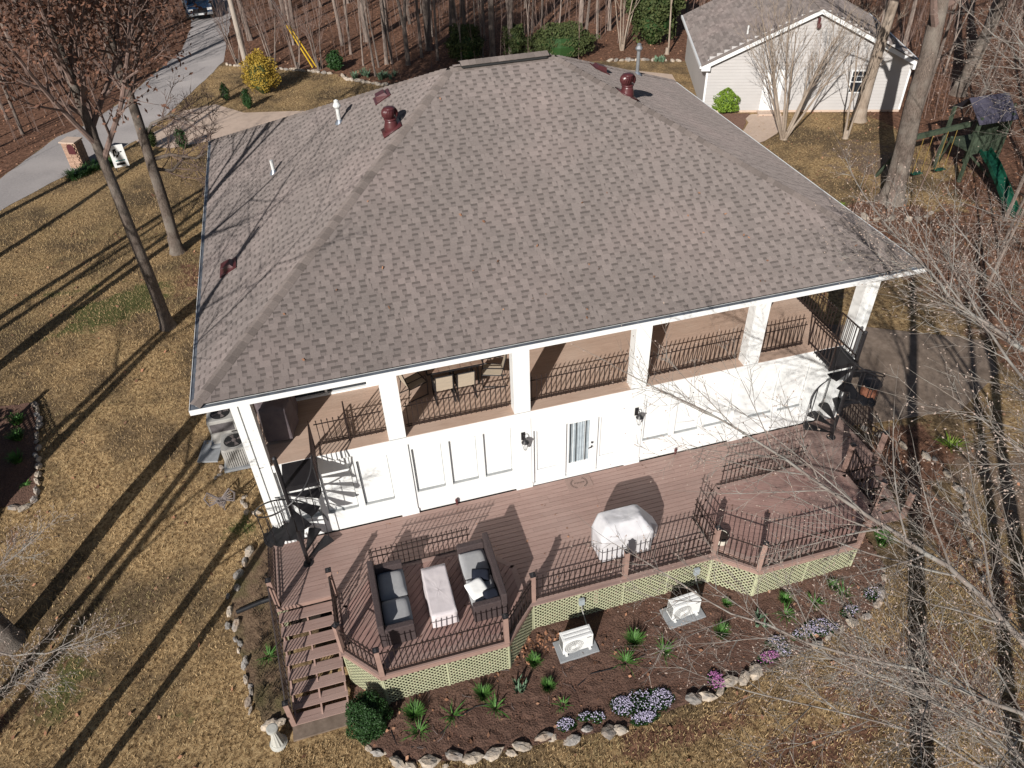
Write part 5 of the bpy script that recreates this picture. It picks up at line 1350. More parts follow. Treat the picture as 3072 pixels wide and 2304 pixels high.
for k in range(40):
    z = .12+k*.165
    if z > AP-.2: break
    x0, x1 = 0, GW
    if z > WH: f = (z-WH)/(AP-.1-WH); x0, x1 = GW/2*f, GW-GW/2*f
    segs = [(x0, x1)]
    if z < 2.12: segs = [(x0, 3.02), (3.98, x1)]
    out = []
    for a, b in segs:
        if .98 < z < 2.2 and a < 7.5 < b: out += [(a, 7.42), (8.32, b)]
        else: out.append((a, b))
    for a, b in out:
        m = MB(); m.v = [(a, -.001, z), (b, -.001, z), (b, -.036, z), (a, -.036, z), (a, -.001, z+.165), (b, -.001, z+.165), (b, -.004, z+.165), (a, -.004, z+.165)]
        m.f = [(3, 2, 6, 7), (0, 1, 2, 3)[::-1], (0, 3, 7, 4), (1, 5, 6, 2)]; gob('siding_board', m, sidm)
gob('foundation', MB().b2(-.02, GW+.02, -.03, -.002, -.3, .12), conc2)
for x in (0, GW): gob('corner_board', MB().b2(x-.05, x+.05, -.035, .05, .12, WH), trimw)
# garage roof with courses
gs = (AP-WH+.0)/(GW/2); run = GW/2+OV; gn = sqrt(1+gs*gs)
rf = MB()
for s in (0, 1):
    def X(u): return (GW/2 + (u if s else -u))
    def Z(u): return AP - u*gs
    P = [(X(0), -OV, Z(0)), (X(run), -OV, Z(run)), (X(run), GD+OV, Z(run)), (X(0), GD+OV, Z(0))]
    rf.hexa([(p[0], p[1], p[2]-.12) for p in P]+[(p[0], p[1], p[2]-.02) for p in P])
grf = gob('roof', rf, shing)
gr = MB(); gr.t = []
for s in (0, 1):
    d = 1 if s else -1
    for k in range(int(run*gn/.143)):
        u0 = run - (k+1)*.143/gn; u1 = run - k*.143/gn; y = -OV
        while y < GD+OV:
            w_ = rsn.choice([.3, .45, .6, .25]); y1 = min(GD+OV, y+w_); n = len(gr.v); tone = rsn.uniform(.62, 1.0)
            for (u, yy, h) in ((u1, y, .0), (u1, y1, .0), (u0, y1, -.012), (u0, y, -.012)): gr.v.append((GW/2+d*u, yy, AP-u*gs+h)); gr.t.append(tone)
            for (u, yy, h) in ((u1, y, -.02), (u1, y1, -.02)): gr.v.append((GW/2+d*u, yy, AP-u*gs+h)); gr.t.append(tone*.6)
            gr.f += [(n, n+1, n+2, n+3), (n, n+4, n+5, n+1)]; y = y1
o = gob('shingle_courses', gr, shing, grf); o['kind'] = 'stuff'
for s in (0, 1):
    d = 1 if s else -1; m = MB(); P = lambda u, h, y: (GW/2+d*u, y, AP-u*gs+h)
    m.hexa([P(0, -.24, -OV-.02), P(run, -.24, -OV-.02), P(run, -.24, -OV), P(0, -.24, -OV), P(0, -.015, -OV-.02), P(run, -.015, -OV-.02), P(run, -.015, -OV), P(0, -.015, -OV)]); gob('barge_board', m, trimw)
    m = MB(); m.hexa([P(-.02, -.02, -OV-.045), P(run+.02, -.02, -OV-.045), P(run+.02, -.02, -OV+.14), P(-.02, -.02, -OV+.14), P(-.02, .018, -OV-.045), P(run+.02, .018, -OV-.045), P(run+.02, .018, -OV+.14), P(-.02, .018, -OV+.14)]); gob('rake_edge', m, capm, grf)
    m = MB(); m.hexa([P(0.02, -.2, -OV), P(run, -.2, -OV), P(run, -.2, -.03), P(0.02, -.2, -.03), P(.02, -.18, -OV), P(run, -.18, -OV), P(run, -.18, -.03), P(.02, -.18, -.03)]); gob('soffit', m, trimw)
    m = MB(); m.b2(*sorted((GW/2+d*(run-.02), GW/2+d*(run+.1))), -OV, GD+OV, WH-OV*gs-.14, WH-OV*gs-.02); gob('gutter', m, trimw)
    m = MB(); m.b2(*sorted((GW/2+d*(run-.45), GW/2+d*run)), -OV-.03, -OV+.35, WH-OV*gs-.26, WH-OV*gs-.0); gob('eave_return', m, trimw)
for k in range(46): m = MB(); y = -OV+k*.21; m.b2(GW/2-.13, GW/2+.13, y, y+.2, AP-.03, AP+.012); gob('ridge_cap', m, capm, grf)
gob('vent_pipe', MB().lathe((2.0, 1.1, AP-(GW/2-2.0)*gs-.05), [(.05, 0), (.05, .45)], 10), pvc)
d = gob('door', MB().b2(3.06, 3.94, -.03, -.002, .12, 2.15), trimw)
m = MB(); m.b2(3.0, 3.06, -.05, -.002, .12, 2.22); m.b2(3.94, 4.0, -.05, -.002, .12, 2.22); m.b2(3.06, 3.94, -.05, -.002, 2.151, 2.22); gob('door_frame', m, trimw)
for (a, b, z0, z1) in ((3.15, 3.45, .3, 1.0), (3.55, 3.85, .3, 1.0), (3.15, 3.45, 1.15, 1.95), (3.55, 3.85, 1.15, 1.95)): gob('door_panel', MB().b2(a, b, -.04, -.031, z0, z1), trimw, d)
gob('handle', MB().lathe((3.14, -.06, 1.05), [(.03, 0), (.03, .05)], 8), blackm, d)
gob('step', MB().b2(2.9, 4.1, -.6, -.03, -.02, .10), conc2)
wn = gob('window', MB().b2(7.46, 8.28, -.02, -.003, 1.05, 2.12), darkglass)
m = MB()
for a in ((7.42, 7.48), (8.26, 8.32)): m.b2(*a, -.05, -.002, 1.0, 2.18)
for z in ((1.0, 1.06), (1.56, 1.61), (2.12, 2.18)): m.b2(7.48, 8.26, -.051, -.002, *z)
m.b2(7.73, 7.745, -.03, -.021, 1.61, 2.12); m.b2(7.99, 8.005, -.03, -.021, 1.61, 2.12); m.b2(7.48, 8.26, -.031, -.0215, 1.86, 1.875)
gob('window_frame', m, trimw, wn)
gob('vent_cover', MB().b2(5.1, 5.6, -.035, -.023, .25, .4), siding)
L_ = thing('garage_floodlight', 'dark floodlight fixture under the garage gable peak', 'light', tuple(G.matrix_basis @ Vector((GW/2-.1, -.1, 4.55))))
gp = G.matrix_basis
c = gp @ Vector((GW/2, -.12, 4.6)); obj('bracket', MB().box(c, (.12, .2, .35), ga), brownv, L_); obj('lamp_head', MB().lathe(c+Vector((-.05, -.16, -.3)), [(.05, 0), (.12, .08), (.10, .22)], 10), brownv, L_)

# ---------------------------------------------------------------- mailbox, sign, pole, car
mx, my = -5.15, 27.6; mz = terr(mx, my)
t = thing('brick_mailbox', 'tan brick mailbox pillar with a dark arched front by the road', 'mailbox', (mx, my, mz), -.45)
for k in range(13):
    for j in range(2):
        for (x, y, a) in ((-.16+.32*j+(.05 if k % 2 else -.02), -.29, 0), (-.16+.32*j+(.05 if k % 2 else -.02), .29, 0), (-.34, -.14+.3*j, 1), (.34, -.14+.3*j, 1)):
            obj('brick', MB().b2(x-(.15 if not a else .05), x+(.15 if not a else .05), y-(.05 if not a else .135), y+(.05 if not a else .135), k*.1+.004, k*.1+.092), brick, t, local=True)
obj('core', MB().b2(-.3, .3, -.25, .25, -.1, 1.3), mk('mortar', (.35, .31, .27), None, 9, .9), t, local=True)
obj('cap', MB().b2(-.42, .42, -.36, .36, 1.3, 1.36), conc2, t, local=True)
m = MB(); pr = [(-.2, 0)]+[(-.2*cos(pi*k/10), .32+.2*sin(pi*k/10)) for k in range(11)]+[(.2, 0)]
n = len(pr); m.v = [(.12+x, -.36, .75+z) for x, z in pr]+[(.12+x, -.2, .75+z) for x, z in pr]; m.f = [tuple(range(n)), tuple(range(2*n-1, n-1, -1))]+[(i, (i+1) % n, n+(i+1) % n, n+i) for i in range(n)]
obj('mailbox_door', m, brownv, t, local=True)
sx_, sy_ = -2.95, 26.2; sz = terr(sx_, sy_)
t = thing('yard_sign', 'white yard sign with black and teal print between the two big trunks', 'sign', (sx_, sy_, sz), .15)
obj('panel', MB().b2(-.34, .34, -.03, 0, .22, 1.32), white, t, local=True)
for x in (-.3, .3): obj('leg', MB().b2(x-.02, x+.02, .001, .03, 0, 1.3), blackm, t, local=True)
m = MB(); rr_ = random.Random(8)
for k in range(9):
    cx_, cz_ = rr_.uniform(-.18, .2), rr_.uniform(.75, 1.12); a = rr_.uniform(0, 3); l = rr_.uniform(.06, .14)
    m.quad((cx_-l*cos(a), -.032, cz_-l*sin(a)), (cx_+.04, -.032, cz_-.03), (cx_+l*cos(a), -.032, cz_+l*sin(a)), (cx_-.04, -.032, cz_+.03))
obj('print', m, ink, t, local=True); obj('print_band', MB().b2(-.2, .24, -.033, -.031, .52, .57), tealp, t, local=True); obj('print_band', MB().b2(-.2, .2, -.033, -.031, .32, .44), ink, t, local=True)
t = thing('utility_pole', 'pale weathered utility pole beside the road, leaving the top of the frame', 'pole', (3.15, 40.8, 0))
obj('shaft', MB().tube([(3.15, 40.8, -.3), (3.12, 40.8, 11)], [.17, .12], 12), poleg, t)
obj('crossarm', MB().b2(2.0, 4.3, 40.65, 40.75, 10.2, 10.35), poleg, t)
t = thing('guy_wires', 'pair of yellow guy wire guards slanting down among the trees behind the lawn', 'guy wire', (7.4, 38.9, 0))
for dx in (0, .25):
    obj('guard', MB().tube([(7.3+dx, 39.0, .05), (6.2+dx*.6, 39.5, 2.6)], .045, 6), yelp, t)
    obj('wire', MB().tube([(6.2+dx*.6, 39.5, 2.6), (3.15, 40.8, 9.8)], .01, 4), galv, t)
cx_, cy_ = -.35, 56.5
t = thing('pickup_truck', 'dark blue pickup truck on the road at the top edge', 'car', (cx_, cy_, .02), .12)
m = MB(); m.b2(-.95, .95, -2.6, 2.6, .45, .98); obj('body', m, carb, t, local=True, bevel=.12)
m = MB(); m.hexa([(-.88, -1.0, .98), (.88, -1.0, .98), (.88, 1.1, .98), (-.88, 1.1, .98), (-.72, -.35, 1.65), (.72, -.35, 1.65), (.72, .9, 1.65), (-.72, .9, 1.65)]); obj('cab', m, carb, t, local=True, bevel=.05)
m = MB(); m.hexa([(-.78, -.99, 1.02), (.78, -.99, 1.02), (.78, -.93, 1.02), (-.78, -.93, 1.02), (-.66, -.45, 1.58), (.66, -.45, 1.58), (.66, -.38, 1.58), (-.66, -.38, 1.58)]); obj('windscreen', m, darkglass, t, local=True)
for x in (-.95, .95):
    for y in (-1.7, 1.7):
        m = MB(); m.tube([(x-.12, y, .38), (x+.12, y, .38)], .38, 18); wq = obj('wheel', m, rubber, t, local=True); m = MB(); m.tube([(x-.125, y, .38), (x+.125, y, .38)], .2, 12); obj('rim', m, galv, wq, local=True)
for x in (-.7, .7): obj('headlight', MB().b2(x-.18, x+.18, -2.63, -2.59, .72, .88), trimw, t, local=True)
obj('grille', MB().b2(-.5, .5, -2.64, -2.60, .6, .88), blackm, t, local=True); obj('bumper', MB().b2(-.9, .9, -2.72, -2.61, .42, .58), galv, t, local=True)
obj('number_plate', MB().b2(-.2, .2, -2.735, -2.721, .45, .56), trimw, t, local=True)
for x in (-1.1, 1.0): obj('mirror', MB().b2(x, x+.12, -.75, -.68, 1.05, 1.22), trimw, t, local=True)

# ---------------------------------------------------------------- playset
t = thing('playset', 'dark green timber playset with a violet canopy and green slide behind the branches', 'playset', (34.5, 12.5, -.3))
obj('swing_beam', MB().bar((31.0, 12.4, 2.2), (34.6, 12.9, 2.2), .12, .22), greenw, t)
for a, b in (((31.1, 12.4, 2.2), (30.7, 11.3, -.4)), ((31.1, 12.4, 2.2), (30.9, 13.7, -.3))): obj('frame_leg', MB().bar(a, b, .11, .11), greenw, t)
for x in (34.0, 35.6):
    for y in (11.9, 13.5): obj('tower_post', MB().b2(x-.06, x+.06, y-.06, y+.06, -.4, 2.9), greenw, t)
for a, b in (((33.8, 12.9, 1.7), (34.8, 14.2, -.3)), ((34.0, 11.9, 1.3), (35.6, 11.9, 0))): obj('brace', MB().bar(a, b, .1, .1), greenw, t)
for k in range(8): obj('platform_board', MB().b2(34.0, 35.6, 11.9+k*.2, 12.09+k*.2, 1.35, 1.39), greenw, t)
for k in range(7): obj('wall_board', MB().b2(34.0, 35.6, 11.80, 11.84, .2+k*.17, .36+k*.17) if False else MB().b2(33.93+k*.24, 34.14+k*.24, 11.80, 11.84, 1.3, 2.1), greenw, t)
m = MB(); m.quad((33.8, 11.7, 2.7), (35.8, 11.7, 2.7), (35.8, 12.7, 3.5), (33.8, 12.7, 3.5)); m.quad((33.8, 12.7, 3.5), (35.8, 12.7, 3.5), (35.8, 13.7, 2.7), (33.8, 13.7, 2.7))
n = len(m.v); m.v += [(x, y, z-.03) for x, y, z in m.v[:8]]; m.f += [(11, 10, 9, 8), (15, 14, 13, 12)]; obj('canopy', m, canv, t)
obj('side_panel', MB().b2(36.3, 36.36, 12.6, 14.2, .9, 2.4), greenw, t); obj('side_panel', MB().b2(36.3, 38.2, 14.2, 14.26, .9, 2.2), greenw, t)
m = MB()
P = [(34.6, 11.7, 1.4), (34.5, 10.9, 1.1), (34.4, 10.0, .55), (34.3, 9.1, -.05), (34.25, 8.4, -.2)]
for a, b in zip(P, P[1:]):
    m.bar(a, b, .5, .03)
    for s in (-.26, .26): m.bar((a[0]+s, a[1], a[2]+.08), (b[0]+s, b[1], b[2]+.08), .04, .18)
obj('slide', m, greenp, t)
for x in (32.0, 33.2):
    for q in (0, .45): obj('swing_chain', MB().tube([(x+q, 12.6, 2.15), (x+q, 12.6, .4)], .014, 5), ropem, t)
    obj('swing_seat', MB().b2(x-.02, x+.47, 12.5, 12.7, .36, .40), greenp, t)
# trellis at the left, just out of frame, whose shadow falls on the lawn
t = thing('trellis', 'wooden lattice trellis standing just beyond the left edge of the lawn bed', 'trellis', (-5.5, 5.0, terr(-5.5, 5)))
A_, B_ = Vector((-5.30, 3.75, 0)), Vector((-5.72, 6.25, 0)); dd = (B_-A_).normalized(); Lt = (B_-A_).length; z0 = terr(-5.5, 5); Ht = 2.35
k = 0
while k < Lt: m = MB(); p = A_+dd*k; m.bar((p.x, p.y, z0), (p.x, p.y, z0+Ht), .045, .012, up=(1, 0, 0)); obj('slat', m, driftm, t); k += .11
k = .1
while k < Ht: m = MB(); m.bar((A_.x+.02, A_.y, z0+k), (B_.x+.02, B_.y, z0+k), .012, .045); obj('slat', m, driftm, t); k += .11
for p in (A_, B_): obj('post', MB().b2(p.x-.05, p.x+.05, p.y-.05, p.y+.05, z0, z0+Ht+.1), driftm, t)

# ---------------------------------------------------------------- trees
def rvec(r): return Vector((r.gauss(0, 1), r.gauss(0, 1), r.gauss(0, 1))).normalized()
def grow(mb, p, d, L, rad, lvl, r, P, tips=None):
    """one limb and, by recursion, what it bears"""
    n = P['seg'][min(lvl, len(P['seg'])-1)]; pts = [Vector(p)]; dirs = [d.normalized()]; dv = d.normalized()
    for i in range(n):
        dv = (dv + rvec(r)*(P.get('wob0', P['wob']) if lvl == 0 else P['wob']) + Vector((0, 0, 1))*P['up'][min(lvl, len(P['up'])-1)]).normalized()
        pts.append(pts[-1]+dv*(L/n)); dirs.append(dv.copy())
    end = P.get('end', .25) if lvl < P['lv'] else .35
    rads = [rad*(1-(1-end)*(i/n)) for i in range(n+1)]
    mb[min(lvl, len(mb)-1)].tube(pts, rads, (9, 6, 4, 3, 3, 3)[min(lvl, 5)], False)
    if lvl >= P['lv']:
        if tips is not None: tips.append((pts[-1], dirs[-1], pts))
        return
    k = P['n'][min(lvl, len(P['n'])-1)]; s0 = P['start'][min(lvl, len(P['start'])-1)]; ph = r.uniform(0, 6.28)
    for j in range(k):
        f = s0 + (1-s0)*(j+r.uniform(.1, .9))/k; f = min(f, .99); q = f*n; i = int(q); t = q-i
        b = pts[i].lerp(pts[i+1], t); bd = dirs[min(i+1, n)]
        ph += 2.4+r.uniform(-.5, .5); a = bd.orthogonal().normalized(); a = Quaternion(bd, ph) @ a
        an = P['ang'][min(lvl, len(P['ang'])-1)]*r.uniform(.75, 1.25); nd = bd*cos(an)+a*sin(an)
        ll = L*P['len'][min(lvl, len(P['len'])-1)]*(1-.45*f)*r.uniform(.7, 1.25); rr = rad*(1-(1-end)*f)*P['rr']*r.uniform(.8, 1.05)
        grow(mb, b, nd, ll, max(rr, P['rmin']), lvl+1, r, P, tips)
    if lvl > 0 and P.get('term', True):
        grow(mb, pts[-1], dirs[-1], L*.5, rads[-1], P['lv'], r, P, tips)
    elif lvl == 0 and tips is not None: tips.append((pts[-1], dirs[-1], pts))
def leaf_cards(tips, r, n, size, spread, seed=0):
    m = MB()
    for (p, d, pl) in tips:
        for k in range(n):
            c = pl[r.randrange(len(pl))].lerp(p, r.random())+rvec(r)*spread*r.random()
            a = rvec(r)*size*r.uniform(.6, 1.2); b = a.orthogonal().normalized()*size*.45
            m.quad(c-a, c-b, c+a, c+b)
    return m
def flare(mb, x, y, z, r0, n=10, h=.7):
    mb.lathe((x, y, z), [(r0*1.75, -.25), (r0*1.5, .0), (r0*1.22, .22*h), (r0*1.08, .55*h), (r0, h)], n)
def tree(name, x, y, H, rad, label, P, seed, mt=bark, tw=twigd, lean=(0, 0), leaves=None, group=None, z=None, extra=None):
    r = random.Random(seed); z = terr(x, y) if z is None else z
    t = thing(name, label, 'tree', (x, y, z), group=group); tm, cm = MB(), MB(); tips = []
    flare(tm, x, y, z, rad*1.02, 12)
    Q = dict(P)
    grow([tm, cm], (x, y, z+.25), Vector((lean[0], lean[1], 1)), H, rad, 0, r, Q, tips)
    tl = list(tips)
    for lp in extra or []:
        lb = MB(); q = [Vector(p) for p in lp]; lb.tube(q, [.085, .06, .045, .03][:len(q)], 6, False); obj('limb', lb, mt, t, smooth=True)
        for j in range(9):
            f = .25+.75*j/9; i = min(int(f*(len(q)-1)), len(q)-2); b = q[i].lerp(q[i+1], f*(len(q)-1)-i); bd = (q[i+1]-q[i]).normalized()
            a = Quaternion(bd, j*2.4) @ bd.orthogonal().normalized(); grow([cm, cm], b, bd*.7+a*.7, 1.6, .02, 1, r, dict(BIG, lv=3, wob=.16, up=(.05, .05, .05), n=(5, 6, 4)))
    obj('trunk', tm, mt, t, smooth=True); obj('crown', cm, mt if Q.get('samebark') else tw, t)
    tips = tl
    if leaves: obj('leaves', leaf_cards(tips, r, *leaves), leafb, t)
    return t
BIG = dict(lv=3, seg=(9, 6, 4, 3), wob=.10, up=(.02, .07, .05, .02), n=(13, 6, 5), start=(.38, .25, .2), ang=(.80, .75, .7), len=(.46, .52, .5), rr=.48, rmin=.012, end=.22)
OAK = dict(BIG, n=(18, 7, 5), start=(.30, .2, .2), up=(.02, .10, .05, .02), len=(.42, .5, .5), ang=(.75, .7, .7))
LOK = dict(wob0=.03, lv=3, seg=(9, 6, 4, 3), wob=.09, up=(.0, .06, .05, .02), n=(30, 10, 6), start=(.36, .12, .12), ang=(.60, .60, .7), len=(.46, .48, .48), rr=.62, rmin=.012, end=.22)
tree('oak_tree', .09, 11.35, 16, .21, 'nearer of the two tall oaks on the left lawn, holding brown leaves', LOK, 11, bark, twigd, (.035, -.01), (9, .085, .5))
tree('oak_tree', .15, 16.8, 16, .235, 'farther tall oak left of the roof, standing behind the nearer one', LOK, 15, bark, twigd, (.03, .0), (9, .09, .55), extra=[[(.25, 16.9, 4.6), (.8, 16.8, 5.3), (1.6, 16.6, 5.6), (2.4, 16.4, 5.3)], [(.2, 16.9, 3.9), (1.1, 16.7, 4.1), (2.0, 16.5, 3.9), (2.8, 16.3, 4.3)], [(.2, 16.9, 3.6), (.9, 17.1, 3.3), (1.6, 17.3, 3.8)]])
# low right-hand limbs of the farther oak
tree('big_oak_tree', 30.15, 11.4, 17, .44, 'massive oak trunk right of the roof casting its shadow on the garage', dict(BIG, n=(14, 7, 6), start=(.36, .2, .2), ang=(.9, .7, .7), len=(.55, .52, .5), rr=.55), 21, bark, twigd, (-.03, .01))
tree('oak_tree', 34.2, 19.6, 16, .30, 'pale grey trunk standing against the garage wall', dict(BIG, n=(9, 5, 4), start=(.4, .2, .2)), 22, barkp, twigd, (0, 0))
tree('oak_tree', 41.5, 21.0, 18, .34, 'oak trunk behind the playset, right of the garage corner', dict(BIG, n=(9, 5, 4), start=(.4, .2, .2)), 23, bark, twigd, (.03, 0))
tree('oak_tree', 45.5, 24.5, 18, .30, 'pale leaning trunk at the far right beyond the playset', dict(BIG, n=(9, 5, 4), start=(.4, .2, .2)), 24, barkp, twigd, (.06, 0))
# young multi-stemmed trees
def multistem(x, y, n, H, rad, sp, label, seed, mt=barkp, tw=None, sub=(5, 4), name='crape_myrtle', lv=3):
    r = random.Random(seed); z = terr(x, y); t = thing(name, label, 'tree', (x, y, z))
    cm = MB(); flm = MB(); flare(flm, x, y, z, rad*1.6, 10, .4); obj('root_flare', flm, mt, t, smooth=True)
    P = dict(lv=lv, seg=(7, 5, 4, 3), wob=.06, up=(.015, .05, .05, .02), n=sub+(4,), start=(.35, .3, .2), ang=(.42, .45, .5), len=(.52, .55, .5), rr=.55, rmin=.008, end=.3)
    for k in range(n):
        a = 2*pi*k/n+r.uniform(-.3, .3); d = Vector((cos(a)*sp*r.uniform(.5, 1.1), sin(a)*sp*r.uniform(.5, 1.1), 1)); sm_ = MB()
        grow([sm_, cm], (x+.1*cos(a), y+.1*sin(a), z), d, H*r.uniform(.8, 1.05), rad*r.uniform(.6, 1), 0, r, P); obj('stem', sm_, mt, t, smooth=True)
    obj('crown', cm, tw or mt, t)
multistem(29.3, 18.75, 9, 5.6, .085, .46, 'vase shaped bare crape myrtle in front of the garage door', 31, sub=(7, 5))
multistem(32.2, 17.8, 2, 5.4, .07, .10, 'slim double stemmed sapling before the garage wall', 32, sub=(6, 4), name='sapling')
multistem(27.2, 35.2, 6, 7, .06, .14, 'cluster of tan stems at the right end of the hedge', 33, name='clump_tree')
multistem(29.6, 33.4, 1, 6.5, .07, .02, 'single young tree beside the cedar near the garage', 34, name='sapling')
for (x, y, l) in ((2.6, 41.5, 'small bare tree just left of the utility pole'), (4.85, 40.3, 'small bare tree behind the yellow forsythia'), (6.35, 39.3, 'small bare tree with white guard right of the forsythia'), (7.7, 38.6, 'small bare tree by the yellow guy wires')):
    multistem(x, y, 3, 3.6, .07, .30, l, int(x*10), mt=barkw, tw=twigd, sub=(6, 5), name='ornamental_tree')
# cedar
leafy('cedar_tree', (29.6, 35.8, 0), (1.9, 1.6, 2.9), folc, 14000, .12, 'broad olive green cedar beside the garage roof', 'tree', seed=15, shell=.5)
leafy('cedar_tree', (7.2, 60, 0), (1.5, 1.5, 3.2), folc, 4000, .16, 'distant green cedar deep among the left trunks', 'tree', seed=16, shell=.5)

# woodland: shared meshes, each tree its own thing
WP = dict(lv=3, seg=(9, 4, 3, 2), wob=.035, up=(.0, .10, .06, .02), n=(17, 5, 3), start=(.28, .25, .2), ang=(.55, .6, .6), len=(.25, .5, .5), rr=.40, rmin=.012, end=.25)
protos = []
for s in range(9):
    r = random.Random(100+s); tm, cm = MB(), MB(); H = (15, 17, 13, 16, 14, 10, 9, 18, 12)[s]; rad = (.13, .17, .09, .14, .10, .055, .05, .21, .075)[s]
    flare(tm, 0, 0, 0, rad, 7, .4)
    if s in (3, 6):
        pts = [Vector((0, 0, .2)), Vector((0, 0, 2.2))]; tm.tube(pts, [rad*1.15, rad], 8, False)
        for q in (-1, 1): grow([tm, cm], (0, 0, 2.1), Vector((.16*q, .05*q, 1)), H-2, rad*.75, 0, r, dict(WP, n=(7, 4, 3)))
    else: grow([tm, cm], (0, 0, .15), Vector((r.uniform(-.05, .05), r.uniform(-.05, .05), 1)), H, rad, 0, r, WP)
    protos.append((tm.mesh('trunk', barkw, True), cm.mesh('crown', twigd), H))
KN = ('mid sized', 'stout', 'slim tall', 'forked', 'medium', 'thin young', 'thin forked', 'thickest', 'thin')
def wtree(x, y, k, sc_=1, label=None, rz=None, grp='bare trees of the wood'):
    if label is None: label = KN[k]+' bare tree at the wood edge, near the '+('spiky clumps' if x < 13 else 'left end of the ridge' if x < 17.9 else 'middle of the ridge' if x < 22 else 'azalea hedge')
    if label == 'yard':
        label = KN[k]+' bare tree in the right yard, '+('beside the patio' if y < 3.5 else 'between the patio and the oak' if x < 36 and y < 10 else 'close to the playset' if x < 40 and y < 17 else 'behind the playset' if y < 20 else 'behind the garage corner')
    z = terr(x, y)-.05; t = thing('forest_tree', label or 'bare tree somewhere in the wood behind the lawns and road', 'tree', (x, y, z), rz if rz is not None else U(0, 6.28), grp)
    t.scale = (sc_, sc_, sc_*U(.92, 1.1))
    for nm, me_ in (('trunk', protos[k][0]), ('crown', protos[k][1])):
        c = bpy.data.objects.new(nm, me_); COL.objects.link(c); c.parent = t
    return t
front = [(10.0, 41.1, 2, 'dark trunk at the left end of the wood edge'), (10.5, 38.3, 5, None), (11.1, 38.1, 6, None), (11.4, 37.6, 5, None), (12.0, 38.1, 0, 'left of a tight trio of trunks beyond the spiky clumps'),
 (12.35, 38.1, 2, 'right of a tight trio of trunks beyond the spiky clumps'), (13.3, 37.4, 3, 'forked pale trunk at the wood edge left of the ridge'), (14.4, 38.6, 4, 'slim pale trunk right of the forked one'), (15.3, 37.6, 2, None),
 (17.3, 41.2, 1, 'blackish thick trunk behind the olive shrub'), (17.9, 41.0, 0, 'grey trunk right beside the blackish thick one'), (17.8, 37.0, 5, None), (18.2, 37.0, 5, None), (18.85, 37.0, 7, 'straight thick pale trunk behind the middle of the ridge'),
 (21.1, 40.5, 1, 'trunk left of the thin pair behind the ridge'), (21.3, 37.0, 6, 'thin forked stem left of the azalea hedge'), (23.2, 40.2, 2, None), (25.4, 37.2, 4, 'tan slim trunk at the right end of the azalea hedge'),
 (26.4, 41.1, 1, 'thick trunk behind the right end of the hedge'), (26.6, 38.2, 2, None), (28.1, 39.8, 0, 'dark trunk left of the cedar')]
for x, y, k, l in front: wtree(x, y, k, 1, l)
placed = [(x, y) for x, y, *_ in front]
tries = 0; nW = 0
rw = random.Random(77)
while nW < 262 and tries < 12000:
    tries += 1; x, y = rw.uniform(-48, 62), 22 + 85*rw.random()**1.35
    if x > -22 + 0 and y < lerpc(WE, x, 0, 1)+.8 and x > lerpc(RL, y, 1, 0)-1.0: continue
    if lerpc(RL, y, 1, 0)-.8 < x < lerpc(RR, y, 1, 0)+.8: continue
    if 23 < x < 42 and y < 36 - .35*(x-27): continue
    if x > 29 and y < 34: continue
    if min((x-a)**2+(y-b)**2 for a, b in placed) < (1.5 if y < 60 else 3): continue
    if abs(x-cx_) < 2 and y < 62 and y > 40: continue
    if x > 24 and rw.random() < .45: continue
    if y > 70 and rw.random() < .4: continue
    # view cone only
    v = Vector((x, y, 3))-CPOS; dz = v.dot(F)
    if dz < 1 or abs(v.dot(Rr)/dz) > .80: continue
    placed.append((x, y)); nW += 1; k = rw.choice([0, 1, 2, 3, 4, 5, 5, 5, 6, 7, 8, 8])
    wh = 'left of the road' if x < lerpc(RL, y, 1, 0) else ('behind the yellow forsythia lawn' if x < 10 else ('behind the roof ridge' if x < 24 else 'near the garage'))
    wtree(x, y, k, rw.uniform(.85, 1.2), KN[k]+' bare tree '+('in the front rows of the wood ' if y < 44 else 'halfway into the wood ' if y < 62 else 'far back in the wood ')+wh, grp='bare trees of the wood '+wh)
for (x, y, k) in ((33, 5, 3), (37, 8, 1), (40, 14, 4), (36.5, 18, 2), (44, 16, 0), (47, 20, 1), (41, 3, 4), (30.5, 1, 8), (28.5, -2, 5), (43, 9, 8), (39.5, 26, 4), (44, 29, 0), (48, 27, 7), (40.0, 31, 2), (33.5, 8.5, 8), (35, 4, 5), (38.5, 12, 5), (37.5, 15.5, 6), (42, 11.5, 5), (46, 12, 8), (45, 7, 5), (39, 6, 6), (40.5, 18.5, 5), (31.5, 6.5, 5), (32.5, 2.0, 6), (29.5, 4.8, 5), (34.5, .5, 8), (43, 24, 6), (50, 23, 2), (52, 17, 3)):
    wtree(x, y, k, 1, 'yard', grp='bare trees in the right hand yard')

# uncountable understorey brush
def brush(name, n, xs, ys, cond, mt, seed, h=(1.5, 5)):
    r = random.Random(seed); m = MB(); k = 0
    while k < n:
        x, y = r.uniform(*xs), r.uniform(*ys)
        if not cond(x, y): k += .2; continue
        k += 1; z = terr(x, y)-.05; H = r.uniform(*h); a, b = r.uniform(-.12, .12), r.uniform(-.12, .12); q = [Vector((x+a*H*t+r.uniform(-.05, .05), y+b*H*t, z+H*t)) for t in (0, .4, .75, 1)]
        w_ = .008+.004*H; m.tube(q, [w_, w_*.8, w_*.5, w_*.2], 3, False)
        for j in range(7):
            f = r.uniform(.25, .95); i = min(2, int(f*3)); p = q[i].lerp(q[i+1], f*3-i); d = Vector((r.gauss(0, 1), r.gauss(0, 1), 1.3)).normalized(); l = H*.28*(1.2-f)
            m.tube([p, p+d*l*.5, p+d*l+Vector((0, 0, l*.15))], [w_*.45, w_*.3, w_*.12], 3, False)
    o = obj(name, m, mt, None); o['kind'] = 'stuff'
